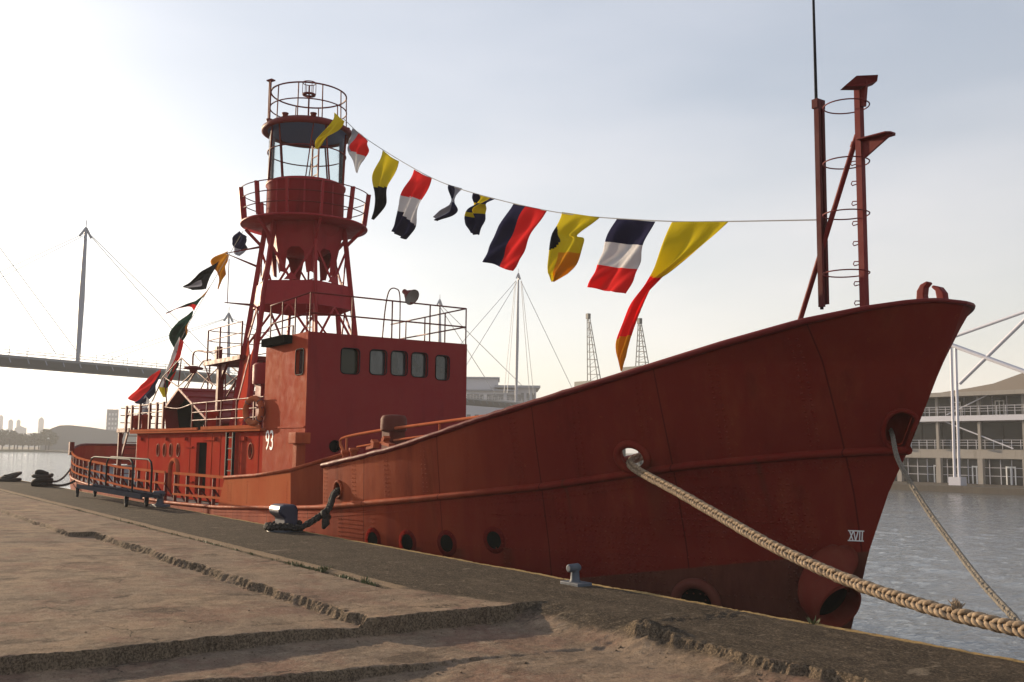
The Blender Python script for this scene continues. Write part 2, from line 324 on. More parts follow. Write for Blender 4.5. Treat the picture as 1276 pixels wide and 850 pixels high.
# concrete quay: one sheet, coloured by what each strip is made of
def ground_mat():
    m = mat('quay concrete', (.25, .2, .16), .95, 0, .04); k = NT(m); X = k.xyz()
    big = k.noise(.45, 5, .6); mid = k.noise(2.2, 6, .65); fine = k.noise(38, 5, .75); grit = k.noise(120, 3, .8)
    tan = k.mix(k.rng(big, .36, .66), (.215, .160, .118), (.30, .212, .142))
    tan = k.mix(k.math('MULTIPLY', k.rng(k.noise(.8, 5, .65, (1, 1.6, 1)), .48, .60), .7), tan, (.19, .105, .078))
    tan = k.mix(k.math('MULTIPLY', k.rng(k.noise(1.0, 7, .70, (1.5, 1.0, 1)), .545, .62), .75), tan, (.05, .037, .03))
    tan = k.mix(k.math('MULTIPLY', k.rng(mid, .46, .62), .6), tan, (.12, .09, .068))
    tan = k.mix(k.math('MULTIPLY', k.rng(k.noise(3.4, 7, .75, (1.5, 1, 1)), .55, .63), .5), tan, (.31, .245, .18))
    # darker bituminous coping strip along the water
    cop = k.mix(k.rng(mid, .35, .7), (.036, .029, .022), (.068, .053, .039))
    cop = k.mix(k.math('MULTIPLY', k.rng(k.noise(1.6, 7, .7, (.5, 1.5, 1)), .54, .70), .6), cop, (.11, .085, .062))
    edge = k.math('ADD', X[1], k.math('MULTIPLY', k.math('SUBTRACT', k.noise(1.4, 5, .6), .5), .35))
    fwd = k.rng(X[0], -11.2, -8.6, 0, 1, True)                      # past the joint's end the strip is pale again up to a ragged line
    lim = k.math('ADD', 6.02, k.math('MULTIPLY', fwd, .55))
    fc = k.rng(k.math('SUBTRACT', edge, lim), -.06, .10, 0, 1, True)
    c = k.mix(fc, tan, cop)
    # bright scrapes and old paint on the coping
    scr = k.rng(k.noise(2.6, 3, .5, (1.6, .5, 1)), .66, .70)
    c = k.mix(k.math('MULTIPLY', k.math('MULTIPLY', scr, fc), .55), c, (.22, .18, .135))
    # worn yellow nosing
    yl = k.math('MULTIPLY', k.rng(k.math('ADD', X[1], k.math('MULTIPLY', k.math('SUBTRACT', k.noise(7, 4), .5), .09)), 8.27, 8.31), k.rng(k.noise(5, 5, .7), .30, .46))
    c = k.mix(k.math('MULTIPLY', yl, .9), c, (.40, .27, .11))
    # pale filler strip and dirt-filled joint beside the coping
    jl = k.math('MULTIPLY', k.rng(X[0], -11.0, -10.8, 1, 0), k.rng(k.math('ABSOLUTE', k.math('SUBTRACT', k.math('ADD', X[1], k.math('MULTIPLY', k.math('SUBTRACT', k.noise(2.5, 5, .7), .5), .10)), 6.06)), .09, .13, 1, 0))
    c = k.mix(k.math('MULTIPLY', jl, .85), c, (.27, .195, .125))
    jd = k.math('MULTIPLY', k.rng(X[0], -11.0, -10.8, 1, 0), k.rng(k.math('ABSOLUTE', k.math('SUBTRACT', k.math('ADD', X[1], k.math('MULTIPLY', k.math('SUBTRACT', k.noise(4, 5, .7), .5), .06)), 5.915)), .035, .06, 1, 0))
    c = k.mix(k.math('MULTIPLY', jd, .95), c, (.022, .018, .012))
    co = k.noise(11, 8, .8); co2 = k.noise(7, 8, .82, (1, 1.7, 1))
    c = k.mix(k.math('MULTIPLY', k.rng(co, .53, .60), .55), c, k.mix(.55, c, (.035, .027, .021)))
    c = k.mix(k.math('MULTIPLY', k.rng(co2, .54, .62), .6), c, k.mix(.5, c, (.36, .29, .21)))
    c = k.mix(k.math('MULTIPLY', k.rng(k.noise(16, 6, .8), .60, .66), .75), c, (.04, .031, .024))
    c = k.mix(k.math('MULTIPLY', k.rng(fine, .50, .66), .5), c, (.27, .21, .15))
    c = k.mix(k.math('MULTIPLY', k.rng(k.noise(55, 4, .75), .54, .66), .65), c, (.045, .035, .027))
    # cracks
    wv = N(k.t, 'ShaderNodeVectorMath', operation='ADD'); nc = N(k.t, 'ShaderNodeTexNoise'); nc.inputs['Scale'].default_value = 1.6; nc.inputs['Detail'].default_value = 6; k.l(k.tc.outputs['Object'], nc.inputs['Vector'])
    vs_ = N(k.t, 'ShaderNodeVectorMath', operation='SCALE'); vs_.inputs['Scale'].default_value = .9; k.l(nc.outputs['Color'], vs_.inputs[0]); k.l(k.tc.outputs['Object'], wv.inputs[0]); k.l(vs_.outputs[0], wv.inputs[1])
    vo = N(k.t, 'ShaderNodeTexVoronoi', feature='DISTANCE_TO_EDGE'); vo.inputs['Scale'].default_value = .42; k.l(wv.outputs[0], vo.inputs['Vector'])
    ck = k.math('MULTIPLY', k.rng(vo.outputs['Distance'], .002, .006, 1, 0), k.rng(k.noise(.9, 3), .45, .55))
    c = k.mix(k.math('MULTIPLY', ck, .8), c, (.05, .04, .03))
    pit = N(k.t, 'ShaderNodeTexVoronoi'); pit.inputs['Scale'].default_value = 26; k.l(k.tc.outputs['Object'], pit.inputs['Vector'])
    c = k.mix(k.math('MULTIPLY', k.rng(pit.outputs['Distance'], .12, .2, 1, 0), k.rng(mid, .42, .6)), c, (.06, .048, .037))
    # exposed aggregate on broken, upright faces (geometry normal)
    g = N(k.t, 'ShaderNodeNewGeometry'); sx = N(k.t, 'ShaderNodeSeparateXYZ'); k.l(g.outputs['Normal'], sx.inputs[0])
    up = k.rng(sx.outputs[2], .55, .92, 1, 0)
    agg = k.mix(k.rng(k.noise(48, 5, .8), .42, .62), (.055, .043, .032), (.25, .19, .13))
    c = k.mix(k.math('MULTIPLY', up, .85), c, agg)
    k.col(c)
    h = k.math('ADD', k.math('MULTIPLY', fine, .5), k.math('ADD', k.math('MULTIPLY', grit, .25), k.math('MULTIPLY', k.noise(12, 5, .7), .8)))
    k.bump(h, 1., .03); return m
M_ground = ground_mat()
M_quaywall = painted('quay wall stone', (.11, .095, .08), (.16, .14, .11), (.07, .06, .05), .85, .6)
def water_mat():
    m = mat('dock water', (.13, .14, .145), .05, 0, .5); k = NT(m); k.b.inputs['IOR'].default_value = 1.6
    h = k.math('ADD', k.math('MULTIPLY', k.noise(1.5, 3, .6, (1.7, .8, 1)), 1.0), k.math('ADD', k.math('MULTIPLY', k.noise(.33, 3, .55, (1.5, .8, 1)), 1.2), k.math('MULTIPLY', k.noise(5, 4, .65, (1.5, .8, 1)), .62)))
    k.bump(h, 1., .07); return m
M_water = water_mat()

# ------------------------------------------------------------------ ground
def ground_h(x, y):
    x = np.asarray(x, float); y = np.asarray(y, float)
    n1 = fbm(x * 2.2, y * 2.2, 3, 5, .6); n2 = fbm(x * 9, y * 9, 11, 4, .6)
    n3 = fbm(x * 24, y * 24, 19, 3, .6); ms = sstep(-.25, .3, fbm(x * 1.3, y * 1.3, 91, 2)); brk = .07 * n1 + .04 * n2 * (.4 + ms) + .04 * n3 * (.25 + ms)
    e1 = np.where(x < -20.9, 4.30, 4.74)
    zA = -.035 - .07 * np.exp(-np.clip(4.75 - y, 0, 9) / .7)
    zU = np.zeros_like(x)
    zB = -.175 + .175 * sstep(6.2, 7.2, y + .1 * n1)
    zC = np.minimum(-.315 + .20 * sstep(3.0, 6.3, y), zB - .0)
    # A (sunken slab) against U (coping level): a broken lip
    hUA = zA + (zU - zA) * sstep(-.06, .03, y - e1 + brk * 1.3)
    # front edge of those two, dropping to B
    fe = -9.1 + .10 * fbm(y * .9, y * 0 + 2, 5, 4, .6) - .14 * sstep(4.5, 4.9, -y + 9.4)
    t = sstep(-.012, .022, x - fe + brk * 1.1)
    yend = sstep(6.3, 7.25, y + .08 * n1)
    low = hUA * (1 - t) + zB * t
    # lower step from B to C
    e2 = -8.22 + .20 * (y - 2.2) + .10 * fbm(y * 1.1, y * 0, 23, 4, .6)
    t2 = sstep(-.015, .03, x - e2 + brk)
    low = low * (1 - t2) + np.minimum(zC, low) * t2
    crack = np.exp(-((x - e2) / .035) ** 2) * sstep(4.8, 5.2, y) * (1 - sstep(6.2, 6.6, y)); low = low - .02 * crack * (1 + 3 * n2)
    # coping strip on the right, with its own broken lip
    t3 = sstep(-.02, .035, y - (6.66 + .05 * fbm(x * 1.3, x * 0, 31, 4, .6)) + brk) * sstep(-7.75, -7.2, x + .3 * n1)
    low = low * (1 - t3)
    h = low * (1 - yend)
    # lump of broken concrete where the lip starts
    h = h + .07 * np.exp(-(((x + 7.15) / .30) ** 2 + ((y - 6.72) / .16) ** 2)) * (1 + 1.2 * n2)
    # open joint along the coping, full of dirt
    j = np.exp(-((y - 5.91 - .02 * fbm(x * 2, x * 0, 41)) / .03) ** 4) * (1 - sstep(-11.15, -10.9, x)); h = h - .03 * j
    j2 = np.exp(-((y - 6.12) / .012) ** 4) * (1 - sstep(-14, -10, x)); h = h - .006 * j2
    # roughness of broken faces and slight unevenness everywhere
    steep = (4 * t * (1 - t) + 4 * t2 * (1 - t2) * sstep(5.6, 5.0, y)) * (1 - yend) + 4 * t3 * (1 - t3) * sstep(-7.9, -7.4, x); h = h + (.045 * n2 + .025 * n3) * np.clip(steep, 0, 1)
    near = np.clip((14 + x + 9) / 14, .3, 1)
    h = h + .010 * fbm(x * .7, y * .7, 51, 3) + .006 * fbm(x * 12, y * 12, 61, 4, .75) * near
    # rounded nosing at the water's edge, chipped
    h = h - .05 * sstep(8.37, 8.46, y + .04 * n1 + .03 * n2)
    return h
def axis_pts(breaks):
    out = []
    for a, b, d in breaks: n = max(1, int(round((b - a) / d))); out += list(a + (b - a) * np.arange(n) / n)
    return np.array(out + [breaks[-1][1]])
gx = axis_pts([(-150, -60, 5), (-60, -36, .35), (-36, -22, .12), (-22, -13, .035), (-13, -9.6, .032), (-9.6, -8.5, .017), (-8.5, -3.4, .022), (-3.4, 2, .15), (2, 60, 6)])
gy = axis_pts([(-60, -2, 6), (-2, 1.2, .2), (1.2, 4.1, .028), (4.1, 5.0, .02), (5.0, 6.5, .026), (6.5, 6.9, .018), (6.9, 8.3, .035), (8.3, 8.46, .016)])
GX, GY = np.meshgrid(gx, gy, indexing='ij'); GZ = ground_h(GX, GY)
na, nb = GX.shape
V = np.stack([GX, GY, GZ], -1).reshape(-1, 3)
ii, jj = np.meshgrid(np.arange(na - 1), np.arange(nb - 1), indexing='ij'); q = (ii * nb + jj).ravel()
Fq = np.stack([q, q + nb, q + nb + 1, q + 1], -1)
me = bpy.data.meshes.new('quay'); me.vertices.add(len(V)); me.vertices.foreach_set('co', V.ravel())
me.loops.add(Fq.size); me.loops.foreach_set('vertex_index', Fq.ravel().astype(np.int32)); me.polygons.add(len(Fq))
me.polygons.foreach_set('loop_start', (np.arange(len(Fq)) * 4).astype(np.int32)); me.update(calc_edges=True); me.validate()
_nz = np.empty(len(me.polygons) * 3, np.float32); me.polygons.foreach_get('normal', _nz); _nz = np.abs(_nz.reshape(-1, 3)[:, 2])
me.polygons.foreach_set('use_smooth', _nz > .8); me.materials.append(M_ground)
quay = bpy.data.objects.new('quay', me); COL.objects.link(quay); structure(quay)
structure(MB().box(-150, 60, 8.2, 8.44, -5, -.075).build('quay_wall', M_quaywall))
WZ = -2.4
wx = axis_pts([(-1080, -120, 60), (-120, -60, .5), (-60, -28, .22), (-28, -4, .10), (-4, 4, .10), (4, 120, 20)]); wy = axis_pts([(8.44, 13, .10), (13, 26, .075), (26, 50, .14), (50, 101, .30), (101, 560, 50)])
WX, WY = np.meshgrid(wx, wy, indexing='ij')
def ripples(x, y):
    wx_ = x + .5 * fbm(x * .5, y * .5, 201, 2); wy_ = y + .5 * fbm(x * .5 + 9, y * .5, 207, 2)
    return .055 * fbm(wx_ * .55, wy_ * .9, 211, 3, .5) + .030 * fbm(wx_ * 1.7, wy_ * 2.6, 221, 3, .55) + .5 * .020 * np.abs(fbm(wx_ * 3.2, wy_ * 4.6, 231, 2, .5))
WZZ = WZ + ripples(WX, WY) * sstep(-118, -90, WX) * sstep(10, 3, WX) * sstep(100, 92, WY)
def sheet(name, X, Y, Z, mt):
    na, nb = X.shape; V = np.stack([X, Y, Z], -1).reshape(-1, 3); ii, jj = np.meshgrid(np.arange(na - 1), np.arange(nb - 1), indexing='ij'); q = (ii * nb + jj).ravel(); F = np.stack([q, q + nb, q + nb + 1, q + 1], -1)
    me = bpy.data.meshes.new(name); me.vertices.add(len(V)); me.vertices.foreach_set('co', V.ravel()); me.loops.add(F.size); me.loops.foreach_set('vertex_index', F.ravel().astype(np.int32)); me.polygons.add(len(F)); me.polygons.foreach_set('loop_start', (np.arange(len(F)) * 4).astype(np.int32)); me.update(calc_edges=True); me.validate()
    me.polygons.foreach_set('use_smooth', [True] * len(me.polygons)); me.materials.append(mt); o = bpy.data.objects.new(name, me); COL.objects.link(o); return o
structure(sheet('water', WX, WY, WZZ, M_water))
structure(MB().add([(-1080, 8.44, -6), (120, 8.44, -6), (120, 560, -6), (-1080, 560, -6)], [(0, 1, 2, 3)]).build('dock_floor', M_dark))

# ------------------------------------------------------------------ hull lines
CY = 13.0                                # centre line of the ship
def lerp(x, xs, ys): return np.interp(x, xs, ys)
def stem(z): return lerp(z, [-3.2, -2.5, -.39, .21, 1.14, 1.73, 2.55, 3.3, 3.8], [-10.2, -10.0, -9.37, -9.20, -8.82, -8.49, -8.10, -7.75, -7.54])
X0, XA, XE = -22.0, -40.0, -53.5
def stern(z): return lerp(z, [-3.2, -2, -1, 0, 1.8], [-48.5, -50, -52.0, -53.5, -53.9])
def hb(x, z):
    """half breadth of the hull at x, z"""
    x = np.asarray(x, float); z = np.asarray(z, float) + 0 * x; x = x + 0 * z
    B = lerp(z, [-3.2, -2.2, -.5], [3.2, 3.65, 3.8])
    p = lerp(z, [-2.5, 0, 1.7, 3.6], [1.7, 2.1, 2.35, 2.4]); m = lerp(z, [-2.5, 0, 1.7, 3.0, 3.8], [1., 1., .92, .76, .56])
    t = np.clip((x - X0) / (stem(z) - X0), 0, 1); f = np.clip(1 - t ** p, 0, 1) ** m
    ta = np.clip((XA - x) / (XA - stern(z)), 0, 1); g = np.clip(1 - ta ** 2.4, 0, 1) ** .5
    return B * f * g
def onhull(px, py):
    y = CY - 2.
    for i in range(200):
        P = at(px, py, 'y', y); y = .5 * y + .5 * (CY - float(hb(P[0], P[2])))
    return np.array([P[0], y, P[2]])
def hull_pt(x, z, out=0.):
    y = CY - float(hb(x, z)); e = .02
    dx = -(float(hb(x + e, z)) - float(hb(x - e, z))) / (2 * e); dz = -(float(hb(x, z + e)) - float(hb(x, z - e))) / (2 * e)
    n = np.array([dx, -1, dz]); n /= np.linalg.norm(n)
    return np.array([x, y, z]) + n * out, n
_tx = [380, 402, 450, 500, 540, 583, 640, 700, 800, 900, 1000, 1080, 1130, 1160, 1180, 1192, 1201, 1207, 1230]
_ty = [586, 580, 569, 556, 542, 527, 509, 491, 460, 429, 401, 384, 376.5, 374, 374.5, 376.5, 379, 382, 395]
def _pix(P):
    v = np.array(P) - CP; d = v @ CF; return 638 + FPX * (v @ CR) / d, 425 - FPX * (v @ CU) / d
def _sheer_at(x):
    lo, hi = .8, 4.6
    for it in range(50):
        z = (lo + hi) / 2; px, py = _pix((x, CY - float(hb(x, z)), z))
        if py > np.interp(px, _tx, _ty): lo = z
        else: hi = z
    return z
SHX = list(np.linspace(-20.3, -11, 30)) + list(np.linspace(-10.8, -7.95, 24)) + [-7.85, -7.78, -7.7]
SHZ = [_sheer_at(x) for x in SHX]
SHX += [-7.64, -7.59, -7.50]; SHZ += [SHZ[-1], SHZ[-1] - .008, SHZ[-1] - .012]
def sheer(x): return lerp(x, SHX, SHZ)
_rp = [onhull(*p) for p in [(405, 632), (520, 622), (680, 606), (860, 580), (1000, 567), (1090, 562)]]
RBX = [-54, -49, -46.5, -39.2, -35.8, -31.5, -26.8, -21.8] + [p[0] for p in _rp] + [-8.4]
RBZ = [.75, .45, .25, .06, -.03, -.05, .05, .30] + [p[2] for p in _rp] + [1.74]
def rub(x): return lerp(x, RBX, RBZ)

ship = thing('lightship', 'old red lightship with lantern tower moored along the concrete quay', 'ship', (-28, CY, WZ))
def side(mb, xa, us, zlo, zhi, nv, mirror=False, keep=None, mi=0):
    """strip of hull between two heights; us in [0,1] runs from xa to the stem"""
    G = []
    for u in us:
        row = []
        for k in range(nv + 1):
            v = k / nv; x = xa + (-8.4 - xa) * u; z = 0
            for it in range(6):
                zl = zlo(x) if callable(zlo) else zlo; zh = zhi(x) if callable(zhi) else zhi
                z = zl + (zh - zl) * v; x = xa + (float(stem(z)) - xa) * u
            y = float(hb(x, z)) if u < 1 else 0.; row.append((x, CY + y if mirror else CY - y, z))
        G.append(row)
    G = np.array(G); K = None
    if keep:
        c = (G[:-1, :-1] + G[1:, 1:]) / 2; K = np.ones(c.shape[:2], bool)
        for f in keep: K &= ~f(c)
    mb.grid(G, mi, True, K)
# main hull below the rubbing strake
us = np.concatenate([np.linspace(0, .6, 40), np.linspace(.6, .93, 46)[1:], np.linspace(.93, 1, 22)[1:]])
mb = MB()
def hull_from_stern(mb, mirror, xa=-49.3):
    xs = list(XE + 13.5 * (1 - np.cos(np.linspace(0, math.pi / 2, 32)))) + list(np.linspace(-40, X0, 24)[1:])
    G = []
    for x in xs:
        row = []
        for k in range(15):
            z = -3.2 + (float(rub(x)) + 3.2) * k / 14; xx = max(x, float(stern(z)))
            b = float(hb(xx, z)); row.append((xx, CY + b if mirror else CY - b, z))
        G.append(row)
    mb.grid(np.array(G))
us2 = np.concatenate([np.linspace(0, .8, 50), np.linspace(.8, 1, 40)[1:]])
for mir in (False, True):
    hull_from_stern(mb, mir); side(mb, X0, us2, -3.2, rub, 24, mir)
def hull_paint():
    """hull paint with the brown boot topping below its slanting line"""
    m = painted('hull side paint', (.135, .014, .0105), (.165, .022, .014), (.20, .045, .02), .55, 1., .62, seams=True, spec=.02, sunlit_fade=(9.0, 14.0, (.31, .055, .022))); k = NT(m); X = k.xyz()
    b = k.b.inputs['Base Color'].links[0].from_socket
    ln = k.math('SUBTRACT', k.math('SUBTRACT', X[2], -WZ), k.math('ADD', -.42, k.math('MULTIPLY', k.math('SUBTRACT', X[0], 28 - 13.1), .17)))
    f = k.math('MULTIPLY', k.rng(k.math('ADD', ln, k.math('MULTIPLY', k.math('SUBTRACT', k.noise(3, 4), .5), .03)), -.012, .012, 1, 0), k.rng(X[0], 28 - 17.0, 28 - 16.9))
    k.col(k.mix(f, b, k.mix(k.rng(k.noise(2.5, 5, .65, (1, 1, .25)), .35, .7), (.082, .024, .017), (.125, .046, .03))))
    return m
M_hullside = hull_paint()
# rivets belong to the plating: rows along the seams
def rivet(mb, x, z, r=.019, h=.008):
    if x > -15: r, h = .023, .016
    P, n = hull_pt(x, z); u = np.cross(n, (0, 0, 1.)); u /= np.linalg.norm(u); w = np.cross(n, u)
    vs = [P + r * (math.cos(t) * u + math.sin(t) * w) - n * .002 for t in np.arange(6) * math.pi / 3] + [P + .6 * r * (math.cos(t) * u + math.sin(t) * w) + n * h * .8 for t in np.arange(6) * math.pi / 3] + [P + n * h]
    mb.add(vs, [(k, (k + 1) % 6, (k + 1) % 6 + 6, k + 6) for k in range(6)] + [(k + 6, (k + 1) % 6 + 6, 12) for k in range(6)], 0, True)
for x in np.arange(-27, -8.9, .085):
    z = float(rub(x)); 
    if x < stem(z) - .25:
        rivet(mb, x, z - .13)
        if x > -20 or int(x / .085) % 3: rivet(mb, x + .04, z - .21)
for sx in np.arange(-26.4, -9.6, 1.16):
    for dx in (-.05, .05):
        for z in np.arange(-1.6, float(rub(sx)) - .28, .085): rivet(mb, sx + dx + (0 if sx < -14 else .10 * z), z)
for (xa, xb, za, zb) in ((-19.5, -18.6, -.5, .25), (-13.4, -12.0, -.45, .55), (-11.8, -10.2, .35, 1.15), (-10.2, -9.75, -.3, 1.2)):
    for x in np.arange(xa, xb, .095):
        for z in np.arange(za, zb, .088): rivet(mb, x + (.045 if int(round(z / .088)) % 2 else 0), z)
for z in (-.62, -.05, .55):
    for x in np.arange(-17.4, -9.9, .10):
        if z < rub(x) - .3 and x < stem(z) - .3: rivet(mb, x, z + .02 * (x + 14))
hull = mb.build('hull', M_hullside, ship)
mb = MB()                                                         # weather deck inside the bulwarks
xs = np.linspace(XE + .1, -8.9, 90)
mb.grid(np.array([[(x, CY - s_ * max(.02, float(hb(x, rub(x))) - .03), float(rub(x)) - .05) for s_ in (1, -1)] for x in xs])); mb.build('weather_deck', M_deck, ship)
mb = MB()                                                         # rubbing strake both sides
for sg in (1, -1):
    pts = []
    for x in np.concatenate([XE + .02 + 13.48 * (1 - np.cos(np.linspace(0.05, math.pi / 2, 26))), np.linspace(-40, -12, 60)[1:], np.linspace(-12, -8.5, 24)[1:]]):
        z = float(rub(x)); y = float(hb(x, z)); pts.append((x, CY - sg * y, z))
    mb.tube(pts, [.065 if p[0] > -20.2 else .05 for p in pts], 8)
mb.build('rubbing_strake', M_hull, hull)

# forecastle bulwark, with the rope holes cut through it
def hole(c, a, b, tx=0.):
    def f(G): 
        dx = G[..., 0] - c[0] + tx * (G[..., 2] - c[2]); dz = G[..., 2] - c[2]; return (dx / a) ** 2 + (dz / b) ** 2 < 1
    return f
fl_aft = onhull(422, 610); fl_mid = onhull(788, 570); hawse = onhull(1123, 537)
mb = MB(); ub = np.concatenate([np.linspace(0, .72, 190), np.linspace(.72, 1, 150)[1:]])
side(mb, -20.16, ub, rub, sheer, 50, False, [hole(fl_aft, .13, .15), hole(fl_mid, .22, .20), hole(hawse, .19, .30, -.25)])
side(mb, -20.16, np.linspace(0, 1, 120), rub, sheer, 16, True, [lambda G: (G[..., 0] < -15.1) & (G[..., 0] > -18.6) & (G[..., 2] < 1.62) & (G[..., 2] > 1.2)])
for x in np.arange(-20.05, -8.6, 1.16):
    for dx in (-.05, .05):
        for z in np.arange(float(rub(x)) + .12, float(sheer(x)) - .08, .085):
            if all(abs(x + dx - c[0]) > .3 or abs(z - c[2]) > .3 for c in (fl_aft, fl_mid)) and x + dx + .12 * (z - 1) < stem(z) - .5: rivet(mb, x + dx + (0 if x < -14 else .12 * (z - 1)), z)
for x in np.arange(-20.1, -18.9, .1): rivet(mb, x, float(sheer(x)) - .10)
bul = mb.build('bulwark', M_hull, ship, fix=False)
mb = MB()                                                         # half-round capping rail along its top
for sg in (1, -1):
    pts = []
    for x in np.concatenate([np.linspace(-20.2, -10, 70), float(stem(SHZ[-1])) - .004 - 2.44 * (1 - np.linspace(0, 1, 60)[1:]) ** 2.2]):
        z = float(sheer(x)); pts.append((x, CY - sg * float(hb(x, z)), z + .012 * float(vnoise(x * 9, 0, 3)) * (x < -13)))
    pts.append((float(stem(SHZ[-1])) + .01, CY, SHZ[-1] + .0))
    mb.tube(pts, [.055 - .022 * float(sstep(-9.5, -7.6, p[0])) + .012 * float(vnoise(p[0] * 14, 1, 5)) * (p[0] < -13) for p in pts], 8)
mb.build('capping_rail', M_mast, bul)
def collar(name, c, a, b, r, tilt=0., mt=M_hull, depth=.18, back=None):
    P, n = hull_pt(c[0], c[2]); u = np.array((1., 0, 0)); u -= n * (u @ n); u /= np.linalg.norm(u); w = np.cross(u, n); w *= np.sign(w[2])
    cs = [hull_pt(min(c[0] + a * math.cos(t) + tilt * b * math.sin(t), float(stem(c[2] + b * math.sin(t))) - .03), c[2] + b * math.sin(t))[0] for t in np.linspace(0, 2 * math.pi, 37)[:-1]]
    m = MB().tube([q + n * .01 for q in cs], r, 10, True)
    m.add([q for q in cs] + [q - n * depth for q in cs], [(k, (k + 1) % 36, (k + 1) % 36 + 36, k + 36) for k in range(36)], 0, True)
    o = m.build(name, mt, bul if name != 'porthole' else ship)
    if back is not None:
        cs2 = [P - n * depth * .98 + (q - P) * .99 for q in cs]; MB().add(cs2, [tuple(range(36))]).build('recess', back, o)
    return P, n, o
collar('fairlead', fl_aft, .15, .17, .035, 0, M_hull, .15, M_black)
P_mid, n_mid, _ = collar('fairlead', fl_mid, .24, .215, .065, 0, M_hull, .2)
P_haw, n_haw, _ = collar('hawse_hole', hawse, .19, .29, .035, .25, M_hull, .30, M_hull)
# portholes low on the side
for p in [(465, 673), (508, 676), (557, 677), (616, 673)]:
    c = onhull(*p); P, n = hull_pt(c[0], c[2]); m = MB().ring(P + n * .002, .172, .014, n, 32, 8)
    m.lathe(P, [(.25, -.01), (.25, .006), (.17, .010), (.155, .012)], 32, 0, n)
    u_ = np.cross(n, (0, 0, 1.)); u_ /= np.linalg.norm(u_); w_ = np.cross(n, u_)
    for t in np.arange(10) * .6283: m.lathe(P + .21 * (math.cos(t) * u_ + math.sin(t) * w_), [(.016, .004), (.014, .014), (0, .016)], 6, 0, n)
    o = m.build('porthole', M_rim, ship); MB().lathe(P, [(.16, .013), (.0, .013)], 28, 0, n).build('pane', M_pport, o)
# anchor pocket ring by the water and the tunnel with its fairing at the stem
c = onhull(868, 752); P, n = hull_pt(c[0], c[2]); m = MB().ring(P + n * .03, .34, .085, n, 40, 12)
o = m.build('anchor_pipe', M_boot, ship); MB().lathe(P, [(.34, .008), (0, .008)], 30, 0, n).build('recess', M_black, o)
T0 = np.array(at(1047, 758, 'y', 12.36)); ax = np.array((.85, -.20, -.45)); ax /= np.linalg.norm(ax)
zt0 = .26; P1 = np.array((float(stem(zt0)) - .30, CY - .16, zt0)); pth = spline([P1 + (-.1, .1, .12), P1 + (-.02, 0, -.1), P1 * .55 + (T0 - ax * .45) * .45 + (.0, -.06, 0), T0 - ax * .40, T0 - ax * .02], 24)
rad_ = list(np.interp(np.linspace(0, 1, 25), [0, .12, .3, .55, .8, .97, 1], [.03, .13, .24, .33, .385, .39, .375])); m = MB().tube(pth, rad_, 36, cap=False)
m.lathe(T0, [(.375, -.02), (.355, .0), (.335, -.02), (.32, -.30)], 36, 0, ax)
o = m.build('bow_pipe', painted('bow pipe paint', (.12, .018, .013), (.145, .03, .02), (.15, .05, .03), .65, spec=.02), ship); MB().lathe(T0, [(.325, -.28), (0, -.28)], 30, 0, ax).build('recess', M_black, o)

# painted numerals: draught mark XVII on the bow
def hull_strokes(strokes, name, u0, v0, px, wd=.016):
    m = MB()
    for (a, b, c_, d) in strokes:
        A, n1 = hull_pt(u0 + a * px, v0 + b * px, .004); B2, n2 = hull_pt(u0 + c_ * px, v0 + d * px, .004)
        m.bar(A, B2, wd, .004, n1)
    m.build(name, M_white, hull)
c = onhull(1067, 668)
xv = [(-1.7, 0, 1.15, 0), (-1.7, 1.25, 1.15, 1.25), (-1.45, 0, -.75, 1.25), (-1.45, 1.25, -.75, 0), (-.7, 1.25, -.3, 0), (-.3, 0, .1, 1.25), (.4, 0, .4, 1.25), (.85, 0, .85, 1.25)]
xv = [((a + .35 * b) * .56, b, (c_ + .35 * d) * .56, d) for a, b, c_, d in xv]
hull_strokes(xv, 'draught_mark', c[0], c[2] - .07, .118, .016)

# midships bulwark plates
q1 = at(280, 596, 'y', 9.2); q2 = at(271, 633, 'y', 9.2); q3 = at(362, 587, 'y', 9.2); q4 = at(362, 634, 'y', 9.2)
m = MB(); m.prism([q2, q4, q3, q1], (0, .03, 0)); 
for fx in (.07, .12, .38, .96):
    x = q1[0] + (q3[0] - q1[0]) * fx
    for z in np.arange(.28, q1[2] - .05 + .1 * fx, .075): m.lathe((x, 9.199, z), [(.014, 0), (.009, .009), (0, .011)], 6, 0, (0, -1, 0))
mid = m.build('midships_bulwark', M_orange, ship)
r1 = at(432, 566, 'y', 10.25); d_ = np.array((0, .03, 0))
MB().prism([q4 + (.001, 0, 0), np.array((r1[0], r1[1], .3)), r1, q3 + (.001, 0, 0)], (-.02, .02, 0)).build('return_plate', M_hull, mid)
MB().tube([q1 + (-.02, 0, .02), (q1 + q3) / 2 + (0, 0, -.01), q3 + (0, 0, .02), r1 + (0, 0, .02)], .045, 8).build('capping_rail', M_hull, mid)
